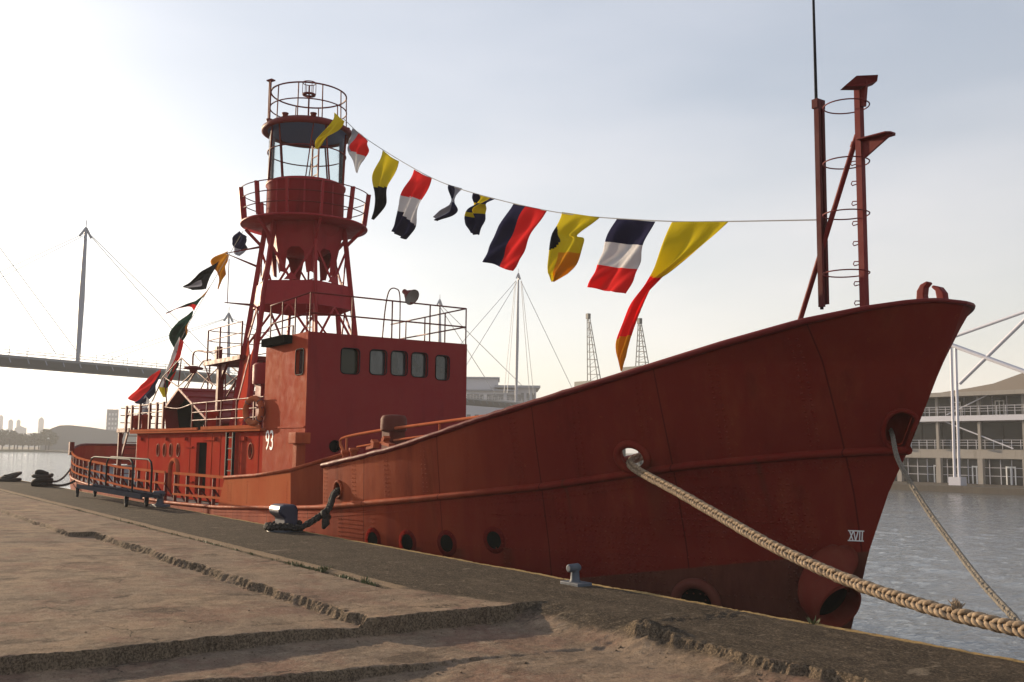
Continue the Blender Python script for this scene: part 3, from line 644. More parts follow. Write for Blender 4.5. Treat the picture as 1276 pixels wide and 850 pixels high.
# aft rails: three bars on sloping stanchions along the deck edge, open at the gangway gate
RLX = [-49.5, -47.0, -45.0, -40.4, -37, -31.7, -26.2]; RLZ = [1.42, 1.27, 1.15, 1.0, .90, .86, .86]
def rail_pt(x, f, out=.0):
    zb = float(rub(x)); zt = float(lerp(x, RLX, RLZ)); return np.array((x, CY - float(hb(x, zb)) - out + .03, zb + (zt - zb) * f))
for (xa, xb) in ((-48.6, -31.75), (-30.85, -26.1)):
    n_ = int((xb - xa) / .5) + 2; X_ = np.linspace(xa, xb, n_); m = MB()
    for f, w in ((1., .075), (.62, .06), (.30, .06)):
        for a, b in zip(X_[:-1], X_[1:]): m.bar(rail_pt(a, f), rail_pt(b + .01, f), .05, w)
    g = m.build('deck_rail', M_orange, ship)
    for x in np.linspace(xa + .05, xb - .05, int((xb - xa) / 1.0) + 1):
        m = MB(); b = rail_pt(x, 0); t = rail_pt(x, .98) + (0, .05, 0); m.bar(b + (0, .05, 0), t, .05, .09, (0, 1, 0)); m.bar(b + (.0, .40, -.02), rail_pt(x, .55) + (0, .06, 0), .05, .05, (0, 1, 0)); m.build('stanchion', M_mast, g)
# solid stern bulwark from the near quarter round to the far side
m = MB(); G = []
TH = list(np.linspace(-48.2, XE + .02, 34)); path = [(x, -1) for x in TH] + [(x, 1) for x in TH[::-1]] + [(x, 1) for x in np.linspace(-48, -26, 22)]
for x, sg in path:
    zb = float(rub(x)) ; y = CY + sg * float(hb(x, 0)) if x > XE + .04 else CY; zt = 1.32 + .38 * float(sstep(-47.5, -52.5, x)) if sg < 0 else 1.70 - .35 * float(sstep(-50, -34, x))
    G.append([(x, y, zb + (zt - zb) * k / 4) for k in range(5)])
sb = m.grid(np.array(G)).build('stern_bulwark', M_sunside, ship, fix=False)
MB().tube([g_[-1] for g_ in G], .05, 8).build('capping_rail', M_mast, sb)
MB().box(-48.75, -48.5, 9.80, 10.0, 1.2, 1.8).build('fairlead_post', M_mast, ship)

# ------------------------------------------------------------------ deckhouse and wheelhouse
YS, YF, XW = 10.55, 15.48, -24.2
ZW = 4.70
m = MB(); door_c = at(252, 590, 'y', YS); ports = [at(px, 561, 'y', YS) for px in (197, 205, 213, 222)] + [at(312.5, 562, 'y', YS)]
dx0 = at(245, 552, 'y', YS)[0]; dx1 = at(258, 552, 'y', YS)[0]
outer = [(-40.2, -.15), (-27.1, 0.0), (-27.1, 2.12), (-40.2, 2.12)]
holes = [rrect(dx0, dx1, .12, 1.80, .06, 3)] + [oval(p[0], p[2], .17 if i < 4 else .16, .22 if i < 4 else .21) for i, p in enumerate(ports)]
wall_holes(m, outer, holes, lambda u, v: (u, YS, v), .10)
m.add([(-40.2, YS, -.2), (-40.2, YF, -.2), (-40.2, YF, 2.12), (-40.2, YS, 2.12)], [(0, 1, 2, 3)]); m.add([(-40.2, YF, -.2), (-27.1, YF, 0), (-27.1, YF, 2.12), (-40.2, YF, 2.12)], [(0, 1, 2, 3)])
for x in (-38.6, -33.6, -31.4, -30.6, -28.9, -27.4): m.box(x - .02, x + .02, YS - .012, YS - .001, .15, 2.1)
for px, py, w in ((236, 557, .9), (220, 579, .5), (236, 600, .9), (262, 548, 1.1), (300, 549, .6)):
    p = at(px, py, 'y', YS); m.box(p[0] - w / 2, p[0] + w / 2, YS - .05, YS - .001, p[2] - .02, p[2] + .02)
for x in (-39.4, -36.2, -34.0, -31.0, -28.4): m.box(x - .06, x + .06, YS - .09, YS - .001, 1.86, 1.97)
house = m.build('deckhouse', M_sunside, ship, fix=False)
MB().box(dx0 - .02, dx1 + .02, YS + .101, YS + .12, .1, 1.85).build('doorway', M_black, house)
for i, p in enumerate(ports):
    mm = MB().ring((p[0], YS - .005, p[2]), .18, .02, (0, 1, 0), 24, 6, 0, 1.25); o = mm.build('porthole', M_hull, house); MB().box(p[0] - .19, p[0] + .19, YS + .075, YS + .09, p[2] - .24, p[2] + .24).build('pane', M_black, o)
m = MB(); m.prism([(-40.45, YS - .22, 2.13), (-26.95, YS - .16, 2.13), (-26.95, YF + .2, 2.13), (-40.45, YF + .2, 2.13)], (0, 0, .07)); bd = m.build('boat_deck', M_orange, ship)
MB().bar((-40.4, YS - .21, 2.24), (-32.3, YS - .2, 2.24), .05, .08).bar((-31.9, YS - .2, 2.25), (-26.95, YS - .16, 2.25), .05, .10).build('edge_strip', M_orange, bd)
# vertical ladder on the deckhouse side
la = at(285, 541, 'y', 10.46); lb = at(293, 541, 'y', 10.46); m = MB()
for x in (la[0], lb[0]): m.box(x - .035, x + .035, 10.38, 10.46, .1, 2.1, 0)
for z in np.arange(.3, 2.1, .33): m.bar((la[0] + .036, 10.42, z), (lb[0] - .036, 10.42, z), .035)
m.build('side_ladder', M_dark, ship)
# wheelhouse: walls with the windows cut in
m = MB(); fw = [(424.7, 448, 434, 466), (460.7, 481.8, 436, 467), (487, 507.5, 437.5, 468), (512.6, 532.7, 439.6, 470), (542.7, 559.7, 443, 473.6)]
FR = []
for a, b, c_, d in fw:
    p = at(a, (c_ + d) / 2, 'x', XW); q = at(b, (c_ + d) / 2, 'x', XW); FR.append((p[1], q[1], at((a + b) / 2, d, 'x', XW)[2], at((a + b) / 2, c_, 'x', XW)[2]))
wall_holes(m, [(YS, -.1), (YF, -.1), (YF, ZW), (YS, ZW)], [rrect(*r, .11) for r in FR], lambda u, v: (XW, u, v), .12, 0, (-1, 0, 0))
p = at(368.7, 451, 'y', YS); q = at(378.7, 451, 'y', YS); SWn = (p[0], q[0], at(373, 467, 'y', YS)[2], at(373, 435, 'y', YS)[2])
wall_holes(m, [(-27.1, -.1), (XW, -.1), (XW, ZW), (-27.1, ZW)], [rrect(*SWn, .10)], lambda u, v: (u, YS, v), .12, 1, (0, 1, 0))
m.add([(-27.1, YS, 0), (-27.1, YF, 0), (-27.1, YF, ZW), (-27.1, YS, ZW), (XW, YF, 0), (XW, YF, ZW)], [(0, 1, 2, 3), (1, 4, 5, 2)]); m.add([(-27.1, YS, ZW), (XW, YS, ZW), (XW, YF, ZW), (-27.1, YF, ZW)], [(0, 1, 2, 3)])
m.box(-27.0, XW - .05, YS - .022, YS - .001, 2.19, 2.235, 1)
wheel = m.build('wheelhouse', [M_red, M_sunwside], ship, fix=False)
for r in FR:
    mm = MB(); lo = rrect(*r, .11); n = len(lo); P = [(XW + .012, u, v) for u, v in lo]
    mm.tube(P, .014, 6, True); o = mm.build('window', M_dark, wheel); MB().add([(XW - (.10 if r is not FR[0] else .115), u, v) for u, v in rrect(r[0] - .01, r[1] + .01, r[2] - .01, r[3] + .01, .1)], [tuple(range(n))]).build('pane', M_pane if r is not FR[0] else M_pane2, o)
mm = MB(); lo = rrect(*SWn, .10); mm.tube([(u, YS - .012, v) for u, v in lo], .014, 6, True); o = mm.build('window', M_dark, wheel); MB().add([(u, YS + .10, v) for u, v in lo], [tuple(range(len(lo)))]).build('pane', M_pane, o)
c = at(417, 556, 'x', XW); MB().ring((XW + .01, c[1], c[2]), .14, .022, (1, 0, 0), 28, 8).lathe((XW, c[1], c[2]), [(.13, .006), (0, .006)], 24, 0, (1, 0, 0)).build('porthole', M_black, wheel)
c = at(505, 556, 'x', XW); MB().ring((XW + .01, c[1], c[2]), .14, .022, (1, 0, 0), 28, 8).lathe((XW, c[1], c[2]), [(.13, .006), (0, .006)], 24, 0, (1, 0, 0)).build('porthole', M_black, wheel)
MB().box(XW + .001, XW + .006, YS + .9, YF - 1.5, .4, 2.05).build('doubler_plate', M_red, wheel)
# number on the side
def text(body, name, mt, size, sx, M4, parent):
    cu = bpy.data.curves.new(name, 'FONT'); cu.body = body; cu.size = size; cu.extrude = .003; cu.align_x = 'CENTER'; cu.align_y = 'CENTER'
    t = bpy.data.objects.new(name, cu); COL.objects.link(t); bpy.context.view_layer.update()
    me = bpy.data.meshes.new_from_object(t.evaluated_get(bpy.context.evaluated_depsgraph_get())); bpy.data.objects.remove(t)
    off = Vector((0, 0, 0)); q = parent
    while q is not None: off = off + q.location; q = q.parent
    me.transform(Matrix.Translation(-off) @ M4 @ Matrix.Diagonal((sx, 1, 1, 1)))
    o = bpy.data.objects.new(name, me); me.materials.clear(); me.materials.append(mt); COL.objects.link(o); o.parent = parent
c = at(336, 550, 'y', YS); text('93', 'hull_number', M_white, .78, .78, Matrix.Translation((c[0], YS - .006, c[2])) @ Matrix.Rotation(R_(90), 4, 'X'), wheel)
# rails round the wheelhouse roof
m = MB()
def rl(*pts, r=.022): m.tube(pts, r, 6)
for z in (5.74, 5.20):
    rl((-27.0, YS + .05, z - .05), (XW - .03, YS + .05, z), (XW - .03, YF - .03, z), (-28.8, YF - .03, z - .02))
for y in np.linspace(YS + .05, YF - .03, 5): rl((XW - .03, y, ZW), (XW - .03, y, 5.74), r=.02)
for x in (-25.2, -26.1, -26.95): rl((x, YS + .05, ZW - .05), (x, YS + .05, 5.70), r=.02)
for x in (-25.4, -26.6, -27.8): rl((x, YF - .03, ZW - .05), (x, YF - .03, 5.72), r=.02)
m.build('roof_rail', M_mast, ship)
# floodlight on its bent pipe
m = MB(); A = (XW - .25, 12.85, ZW); B_ = (XW - .25, 12.95, 5.95); m.tube(spline([A, (XW - .25, 12.93, 5.6), (XW - .22, 13.02, 6.05), (XW - .18, 13.2, 6.12), (XW - .15, 13.32, 5.9), (XW - .15, 13.34, ZW)], 30), .018, 6)
fl = m.build('floodlight', M_mast, ship); hc = np.array((XW + .02, 13.55, 5.93)); ha = np.array((.79, .22, -.5))
MB().lathe(hc, [(.0, -.30), (.07, -.29), (.08, -.16), (.12, -.12), (.20, .04), (.235, .08), (.24, .10)], 24, 0, ha).build('lamp_shade', M_mast, fl)
MB().lathe(hc, [(.22, .085), (0, .03)], 24, 0, ha).build('lens', mat('clouded lamp lens', (.22, .20, .18), .4), fl)
# side screen, vents and boxes by the wheelhouse
s0 = at(319, 424, 'y', 10.2); s1 = at(351, 424, 'y', 10.2); MB().box(s0[0] + .15, s1[0] - .1, 10.30, 10.54, 4.47, 4.69).build('sidelight_screen', M_black, ship)
for (px, y) in ((372, 10.15),):
    a = at(px, 578, 'y', y); b = at(px, 540, 'y', y); m = MB(); m.box(a[0] - .13, a[0] + .13, y - .12, y + .12, .9, b[2] - .12); m.box(a[0] - .24, a[0] + .24, y - .2, y + .2, b[2] - .26, b[2] + .02); m.build('deck_vent', M_hull, ship, .02)
a = at(490, 555, 'y', 11.0); b = at(490, 518, 'y', 11.0); m = MB(); m.box(a[0] - .2, a[0] + .2, 10.8, 11.2, .4, b[2] - .35); m.lathe((a[0], 11.0, b[2] - .36), [(.26, 0), (.30, .02), (.30, .28), (.26, .36), (.1, .38), (0, .38)], 18); m.build('deck_vent', M_boot, ship, .02)
# bent hand rail on the foredeck, with bitts beside it
m = MB(); w = [at(px, py, 'y', 10.9) for px, py in ((428, 562), (424, 552), (430, 545), (470, 537), (520, 530), (580, 522), (610, 518))]
m.tube(spline(w, 40), .035, 8); w2 = [at(px, py, 'y', 10.9) for px, py in ((445, 557), (490, 549), (545, 541), (600, 531))]; m.tube(w2, .025, 6)
for px, py in ((432, 545), (484, 535), (548, 527)): p = at(px, py, 'y', 10.9); m.tube([p, (p[0], p[1], .6)], .025, 6)
m.build('hand_rail', M_orange, ship)
for i, (px, py) in enumerate(((431, 566), (441, 563))):
    p = at(px, py, 'y', 9.75); MB().lathe((p[0], p[1], p[2] - .5), [(.08, 0), (.07, .48), (.11, .53), (.11, .58), (0, .59)], 16).build('bitt', M_hull, ship)
for px, py, tw in ((462, 557, 1), (478, 553, -1)):
    p = at(px, py, 'y', 9.6); q = [(p[0] + tw * a, 9.6, p[2] + b) for a, b in ((-.22, -.06), (.10, -.02), (.12, .10), (.02, .16), (-.03, .12), (.03, .05), (-.05, .02), (-.22, .0))]; MB().prism(q, (0, .14, 0)).build('fairlead_horn', M_hull, ship)
# bow chock: two curled horns on the stem head
for cx, tw, zz in ((1149, 1, 364), (1173, -1, 367)):
    p = at(cx, zz, 'y', CY - .1); q = [np.array((p[0] + tw * a * .85, CY - .15, p[2] + b * .95)) for a, b in ((-.11, -.32), (.10, -.32), (.06, -.05), (.08, .06), (.15, .12), (.12, .15), (.0, .11), (-.07, .02))]; MB().prism(q, (0, .13, 0)).build('bow_chock', M_mast, ship, .015)

# ------------------------------------------------------------------ lantern tower
TX, TY = -30.4, 13.0
LEG = [R_(a) for a in (-69, -9, 51, 111, 171, 231)]
def tp(th, r, z): return np.array((TX + r * math.cos(th), TY + r * math.sin(th), z))
def lr(z): return 1.42 + (8.3 - z) * .13
tw = MB()
hexr = lambda z: [tp(t, lr(z) - .02, z) for t in LEG]
m = MB(); lo, hi = hexr(6.15), hexr(6.92)
for k in range(6):
    j = (k + 1) % 6; m.prism([lo[k], lo[j], hi[j], hi[k]], -.03 * np.array((math.cos(LEG[k] + R_(30)), math.sin(LEG[k] + R_(30)), 0)))
tower = m.build('lantern_tower', M_tower, ship)
for k, t in enumerate(LEG):
    mm = MB(); a, b = tp(t, lr(2.2), 2.2), tp(t, lr(9.0) - .02, 9.0); rd = np.array((math.cos(t), math.sin(t), 0)); mm.bar(a, b, .09, .15, rd); mm.build('leg', M_tower, tower)
for k in range(6):
    j = (k + 1) % 6; mm = MB()
    def fp(u, z, inn=.03):
        A = tp(LEG[k], lr(z) - inn, z); B2 = tp(LEG[j], lr(z) - inn, z); return A + (B2 - A) * u
    # V braces above the band, inverted V below
    for u0 in (0, 1):
        MB().bar(fp(u0, 8.1), fp(.5, 6.92), .045, .065).build('brace', M_tower, tower)
        MB().bar(fp(.5, 6.15), fp(u0, 4.9), .045, .065).build('brace', M_tower, tower)
        MB().bar(fp(.5, 4.6), fp(u0, 2.6), .045, .065).build('brace', M_tower, tower)
    mm.prism([fp(.36, 6.94), fp(.64, 6.94), fp(.5, 7.2)], .02 * (fp(.5, 7) - np.array((TX, TY, 7)))); mm.build('brace_gusset', M_tower, tower)
    # plated lower storey with a notch, and scalloped gussets hanging under the lantern floor
    if k == 5: pl = MB(); nn = fp(.5, 3) - np.array((TX, TY, 3.)); nn /= np.linalg.norm(nn); pl.prism([fp(.03, 2.2, .06), fp(.97, 2.2, .06), fp(.97, 5.3, .06), fp(.80, 5.0, .06), fp(.5, 4.5, .06), fp(.2, 5.0, .06), fp(.03, 5.3, .06)], nn * .02); pl.build('plating', M_sunside, tower)
    pl = MB(); nn = fp(.5, 8) - np.array((TX, TY, 8.)); nn /= np.linalg.norm(nn)
    def sp(u, v):                                                  # conical skirt well inside the legs
        z = 7.25 + (8.88 - 7.25) * v; r = .98 + .34 * v; A = tp(LEG[k], r, z); B2 = tp(LEG[j], r, z); return A + (B2 - A) * u
    pl.prism([sp(0, 1), sp(1, 1), sp(1, .02), sp(.86, 0), sp(.74, .42), sp(.62, .5), sp(.38, .5), sp(.26, .42), sp(.14, 0), sp(0, .02)], nn * .02); pl.build('gusset', M_tower, tower)
mm = MB()                                                         # inner ladder trunk
for dx, dy in ((-.25, 0), (.25, 0)): mm.bar((TX + dx, TY + .3, 2.2), (TX + dx, TY + .3, 12.0), .05)
for z in np.arange(2.4, 12, .32): mm.bar((TX - .25, TY + .3, z), (TX + .25, TY + .3, z), .03)
mm.build('inner_ladder', M_tower, tower)
C0 = (TX, TY, 0)
MB().lathe(C0, [(0, 7.95), (.6, 7.95), (.95, 8.2), (1.22, 8.75), (1.24, 9.0)], 36).build('lantern_floor', M_tower, tower)
mm = MB().lathe(C0, [(1.2, 8.86), (2.02, 8.86), (2.02, 8.93), (1.2, 8.93), (1.2, 8.86)], 48)
mm.ring((TX, TY, 8.9), 2.03, .04, n=48)
gal = mm.build('gallery', M_tower, tower)
for k in range(12):
    t = R_(-69 + 30 * k); d = MB(); a, b = tp(t, 2.0, 8.95), tp(t, 2.12, 10.0); rd = np.array((math.cos(t), math.sin(t), 0)); d.bar(a, b, .07, .14, rd)
    if k % 2 == 0: d.bar(tp(t, 1.98, 8.84), tp(t, 1.40, 8.25), .07, .10)
    d.build('post', M_tower, gal)
mm = MB()
for z, r in ((9.98, 2.12), (9.65, 2.08), (9.3, 2.04)): mm.ring((TX, TY, z), r, .018, n=60, m=6)
mm.build('gallery_rail', M_mast, tower)
mm = MB().lathe(C0, [(1.20, 8.93), (1.24, 8.95), (1.24, 10.18), (1.30, 10.2), (1.31, 10.28), (1.24, 10.32), (1.0, 10.32)], 64)
for k in range(8): t = R_(20 + 45 * k); mm.bar(tp(t, 1.245, 8.95), tp(t, 1.245, 10.2), .06, .03, (math.cos(t), math.sin(t), 0))
mm.build('lantern_drum', M_tower, tower)
MB().lathe(C0, [(1.25, 10.32), (1.25, 12.12)], 64).build('lantern_glass', M_glass, tower)
mm = MB()
for k in range(10):
    a0 = R_(-60 + 36 * k); off = R_(9) * (1 if k % 2 else -1); mm.bar(tp(a0, 1.27, 10.3), tp(a0 + off, 1.27, 12.14), .035, .05, (math.cos(a0), math.sin(a0), 0))
mm.ring((TX, TY, 11.35), 1.28, .022, n=48, m=6); mm.build('glazing_bar', M_mast, tower)
mm = MB().lathe(C0, [(1.30, 12.08), (1.42, 12.02), (1.50, 12.05), (1.50, 12.16), (1.30, 12.30), (.7, 12.45), (.2, 12.52), (0, 12.52)], 56); mm.box(TX - 1.62, TX - 1.40, TY - .5, TY - .35, 12.16, 12.24)
for k in range(5): t = R_(-100 + 42 * k); mm.lathe(tp(t, 1.28, 12.28), [(.09, 0), (.09, .08), (.11, .09), (.11, .12), (0, .13)], 12)
roof = mm.build('lantern_roof', M_mast, tower)
MB().lathe(C0, [(0, 12.11), (1.32, 12.09)], 48).build('ceiling', M_ceil, tower)
mm = MB()
mm.ring((TX, TY, 13.42), 1.24, .028, n=60, m=6); mm.ring((TX, TY, 12.88), 1.26, .022, n=60, m=6)
for k in range(10): t = R_(-75 + 36 * k); mm.tube([tp(t, 1.27, 12.25), tp(t, 1.24, 13.42)], .02, 6)
mm.build('roof_rail', M_mast, tower)
mm = MB(); t = R_(-100)
for dd in (-.10, .10): p = tp(t, 1.30, 12.2); s_ = np.array((-math.sin(t), math.cos(t), 0)) * dd; mm.tube([p + s_, p + s_ + (0, 0, 1.5)], .03, 6)
mm.obox(tp(t, 1.28, 13.72), np.array((.12, .04, 0)), (-.03, .08, 0), (0, 0, .02)); mm.build('roof_ladder', M_mast, tower)
mm = MB(); mm.tube([(TX, TY, 12.5), (TX, TY, 13.75)], .03, 8); mm.lathe((TX, TY, 13.42), [(.12, 0), (.22, .0), (.22, .05), (.12, .05), (.12, 0)], 24); mm.ring((TX, TY, 13.85), .22, .016, n=24, m=6)
for k in range(6): t = R_(60 * k); mm.tube([tp(t, .22, 13.45), tp(t, .22, 13.85)], .012, 5)
mm.build('top_light_bracket', M_mast, tower)
mm = MB(); a = tp(LEG[5], lr(8) , 8.0); mm.tube([tp(LEG[5], 1.5, 8.25), tp(R_(225), 2.75, 8.1), tp(LEG[5], 1.55, 7.6)], .04, 6); mm.build('outrigger', M_mast, tower)
mm = MB(); mm.prism([tp(R_(215), 1.6, 6.3), tp(R_(226), 2.7, 6.42), tp(R_(237), 1.6, 6.3)], (0, 0, .03)); mm.tube([tp(R_(226), 2.6, 6.4), tp(R_(226), 2.6, 7.9)], .015, 5); mm.build('aerial_shelf', M_mast, tower)
# vent trunk beside the wheelhouse
a = at(323, 500, 'y', 10.75); m = MB(); m.box(a[0] - .22, a[0] + .22, 10.7, 11.1, 2.2, 3.9); m.lathe((a[0], 10.9, 3.5), [(.36, 0), (.36, .55), (.3, .62), (0, .64)], 24); m.box(a[0] - .5, a[0] + .5, 10.75, 11.3, 2.2, 3.2); m.build('air_vent', M_red, ship)

# ------------------------------------------------------------------ boat deck: rails, skylight, awning frames, platform, stair
m = MB(); xs = [at(px, 510, 'y', 10.42)[0] for px in (328, 317, 295, 276, 258, 240)]
for z in (3.08, 2.78, 2.52): m.tube([(x, 10.42, z) for x in xs], .022, 6)
for x in xs[1:]: m.tube([(x, 10.42, 2.2), (x, 10.42, 3.1)], .03, 6)
xs = [at(px, 510, 'y', 10.42)[0] for px in (204, 196, 187, 175, 165, 158)]
for z in (3.2, 2.9): m.tube([(x, 10.42, z) for x in xs], .022, 6)
for x in xs: m.box(x - .07, x + .07, 10.38, 10.46, 2.2, 3.25)
chain = spline([at(240, 503, 'y', 10.42), at(222, 509, 'y', 10.42), at(204, 507, 'y', 10.42)], 14); m.tube(chain, .02, 5)
m.build('boat_deck_rail', M_mast, ship)
MB().box(-43.2, -40.5, 10.5, 12.5, 2.2, 2.36).box(-43.15, -43.0, 10.55, 10.7, .2, 2.2).box(-40.45, -40.2, 10.6, 10.9, .1, 2.2).build('aft_platform', M_mast, ship)
m = MB()
for y in (10.9, 11.8): m.bar((-44.6, y, .3), (-42.9, y, 2.3), .05, .14); m.tube([(-44.6, y, 1.1), (-42.9, y, 3.1)], .02, 6)
for k in range(7): f = (k + .7) / 7.6; m.box(-44.6 + 1.7 * f - .10, -44.6 + 1.7 * f + .10, 10.93, 11.77, .3 + 2 * f - .015, .3 + 2 * f + .015)
m.build('stair', M_mast, ship)
g = [at(222, 486, 'y', 11.3), at(203, 511, 'y', 11.3), at(206, 538, 'y', 11.3), at(252, 538, 'y', 11.3), at(258, 524, 'y', 11.3)]
ap, le, lb_, rb, re = g; Dp = np.array((0, 3.4, 0)); m = MB()
ov = .12 * np.array((1, 0, 0))
for A, B2 in ((le - (.15, 0, .12), ap), (ap, re + (.15, 0, -.10))):
    m.prism([A, B2, B2 + (0, 0, .09), A + (0, 0, .09)], Dp)
    for k in range(5):
        f = (k + .5) / 5; p = A + (B2 - A) * f + (0, 0, .10); m.bar(p + (0, .02, 0), p + Dp, .09, .05)
m.prism([lb_ + (.1, 0, 0), lb_ + (.15, 0, 0), le + (.15, 0, 0), le + (.1, 0, 0)], Dp); m.prism([rb - (.15, 0, 0), rb - (.1, 0, 0), re - (.1, 0, 0), re - (.15, 0, 0)], Dp)
sk = m.build('skylight', M_red, ship)
MB().add([p + (0, .5, 0) for p in (ap - (0, 0, .05), le, lb_, rb, re)], [(0, 1, 2, 3, 4)]).build('opening', M_black, sk)
m = MB()
for a, b in [((203, 470), (226, 446)), ((226, 446), (243, 462)), ((226, 446), (222, 482)), ((243, 462), (222, 482)), ((205, 470), (222, 482)), ((243, 462), (230, 490)), ((253, 450), (225, 490)), ((253, 450), (262, 475)), ((253, 450), (262, 448)), ((262, 448), (258, 490)), ((245, 463), (265, 480)), ((265, 480), (250, 512)), ((262, 448), (275, 458)), ((282, 465), (294, 474)), ((282, 465), (272, 490)), ((294, 474), (278, 502)), ((281, 465), (280, 505)), ((293, 475), (290, 508)), ((203, 470), (190, 500)), ((205, 470), (208, 505))]:
    m.tube([at(*a, 'y', 12.6), at(*b, 'y', 12.6)], .028, 5)
m.build('awning_frame', M_mast, ship)
m2 = MB(); m2.v = [(x - .4, y + 2.0, z) for x, y, z in m.v]; m2.f, m2.mi, m2.sm = m.f, m.mi, m.sm; m2.build('awning_frame', M_mast, ship)
m = MB()
for z in (3.2, 2.9, 2.6): m.tube([(-43.0, 12.45, z), (-43.1, 10.6, z)], .02, 5); m.tube([(-40.3, YF - .1, z), (-27.2, YF - .1, z)], .022, 5)
for x in np.linspace(-40.3, -27.2, 9): m.tube([(x, YF - .1, 2.2), (x, YF - .1, 3.22)], .03, 5)
m.build('boat_deck_rail', M_mast, ship)
for px, y in ((182, 10.7), (171, 10.8), (263, 10.9)): q = at(px, 525, 'y', y); MB().lathe((q[0], y, 2.2), [(.16, 0), (.16, .45), (.22, .5), (.22, .62), (.1, .68), (0, .68)], 14).build('deck_fitting', M_sunside, ship)
p0 = at(257, 452, 'y', 11.4); p1 = at(302, 452, 'y', 11.4); m = MB(); m.box(p0[0], p1[0], 11.3, 13.2, p0[2] - .12, p0[2] + .02); pc = at(274, 480, 'y', 11.6); m.box(pc[0] - .1, pc[0] + .1, 11.5, 11.7, 2.2, p0[2] - .12); m.prism([(pc[0] + .1, 11.55, p0[2] - .12), (pc[0] + .1, 11.55, p0[2] - .7), (pc[0] + .7, 11.55, p0[2] - .12)], (0, .1, 0)); m.box(pc[0] - .1, pc[0] + .12, 11.4, 11.6, p0[2], p0[2] + .5)
pf = m.build('lookout_platform', M_mast, ship); m = MB()
for dz in (.35, .75, 1.12): m.tube([(p1[0], 11.35, p0[2] + dz), (p0[0] + .3, 11.35, p0[2] + dz), (p0[0] + .05, 11.6, p0[2] + dz), (p0[0] + .05, 13.1, p0[2] + dz), (p1[0], 13.1, p0[2] + dz)], .018, 5)
for x, y in ((p0[0] + .25, 11.35), (p0[0] + 1.5, 11.35), (p1[0], 11.35), (p0[0] + .05, 13.1), (p1[0], 13.1)): m.tube([(x, y, p0[2]), (x, y, p0[2] + 1.12)], .03, 6)
m.build('platform_rail', M_mast, pf)
m = MB(); m.tube(spline([at(258, 439, 'y', 12), at(246, 437, 'y', 12), at(241, 441, 'y', 12), at(240, 455, 'y', 12)], 14), .035, 6); p = at(241, 456, 'y', 12); m.lathe((p[0], 12, p[2] - .28), [(.12, 0), (.14, .12), (.38, .16), (.36, .22), (.12, .28), (0, .28)], 16); m.build('deck_lamp', M_mast, ship)
# small gear on the after deck
m = MB()
for x, y, w, h in ((-42, 12, .5, .6), (-38.9, 9.95, .35, .45), (-37.6, 10.0, .3, .4), (-44.5, 12.5, .7, .35)): m.lathe((x, y, float(rub(x)) - .05), [(w * .5, 0), (w * .55, h * .6), (w * .5, h), (0, h)], 14)
m.build('deck_gear', M_steelgrey, ship)

# ------------------------------------------------------------------ bow mast
bm_ = MB(); pz = at(1026, 383, 'y', CY); t_ = at(1026, 125, 'y', CY); xm = pz[0]
bm_.box(xm - .035, xm + .055, CY - .08, CY - .02, pz[2], t_[2]); bm_.box(xm - .035, xm + .055, CY + .02, CY + .08, pz[2] + .05, t_[2] - .02); bm_.box(xm - .06, xm + .05, CY - .10, CY + .10, t_[2] - .12, t_[2] + .03)
mast = bm_.build('bow_mast', M_bmast, ship)
MB().tube([(xm - .03, CY, pz[2] - .03), (xm - .045, CY, t_[2]), (xm - .06, CY, t_[2] + 3.2)], [.028, .026, .016], 8).build('aerial', M_dark, mast)
a = at(1075, 382, 'y', CY); b = at(1072, 112, 'y', CY); xp = (a[0] + b[0]) / 2
m = MB(); m.box(xp - .05, xp + .05, CY - .05, CY + .05, a[2] - .2, b[2] + .02); m.tube([at(996, 402, 'y', CY), at(1068, 168, 'y', CY)], .042, 12); m.tube([at(1063, 184, 'y', CY), at(1065, 177, 'y', CY)], .052, 12); post = m.build('ladder_post', M_mast, mast)
for py in (205, 230, 255, 280, 305, 330, 355, 379):
    z = at(1062, py, 'y', CY)[2]; MB().tube([(xp - .05, CY - .03, z + .025), (xp - .13, CY - .04, z + .035), (xp - .15, CY - .04, z), (xp - .13, CY - .04, z - .03), (xp - .05, CY - .03, z - .02)], .009, 5).build('step', M_mast, mast)
for py in (135, 205, 269, 342):
    z = at(1050, py, 'y', CY)[2]; m = MB(); m.ring((at(1056, py, 'y', CY)[0], CY - .03, z), .345, .011, n=40, m=5); m.build('hoop', M_mast, mast)
tp_ = at(1076, 105, 'y', CY); m = MB()
m.prism([(xp - .12, CY - .30, tp_[2] - .10), (xp + .0, CY - .16, tp_[2] + .06), (xp + .16, CY + .16, tp_[2] + .10), (xp + .10, CY + .22, tp_[2] + .03), (xp + .02, CY - .02, tp_[2] - .08)], (.12, -.05, .02)); m.bar((xp + .05, CY, tp_[2] - .35), (xp + .10, CY, tp_[2] + .05), .06, .12); m.build('lamp_bracket', M_mast, mast)
s1 = at(1113, 166, 'y', CY); s2 = at(1082, 195, 'y', CY); m = MB(); m.prism([(xp + .05, CY - .02, s1[2]), (s1[0], CY - .02, s1[2]), (s1[0] - .1, CY - .02, s1[2] - .05), (xp + .10, CY - .02, s2[2]), (xp + .05, CY - .02, s2[2])], (0, .04, 0)); m.prism([(xp + .05, CY - .16, s1[2]), (s1[0] - .05, CY - .13, s1[2]), (s1[0], CY - .06, s1[2]), (s1[0], CY + .06, s1[2]), (s1[0] - .05, CY + .13, s1[2]), (xp + .05, CY + .16, s1[2])], (0, 0, .02)); m.build('lamp_shelf', M_mast, mast)

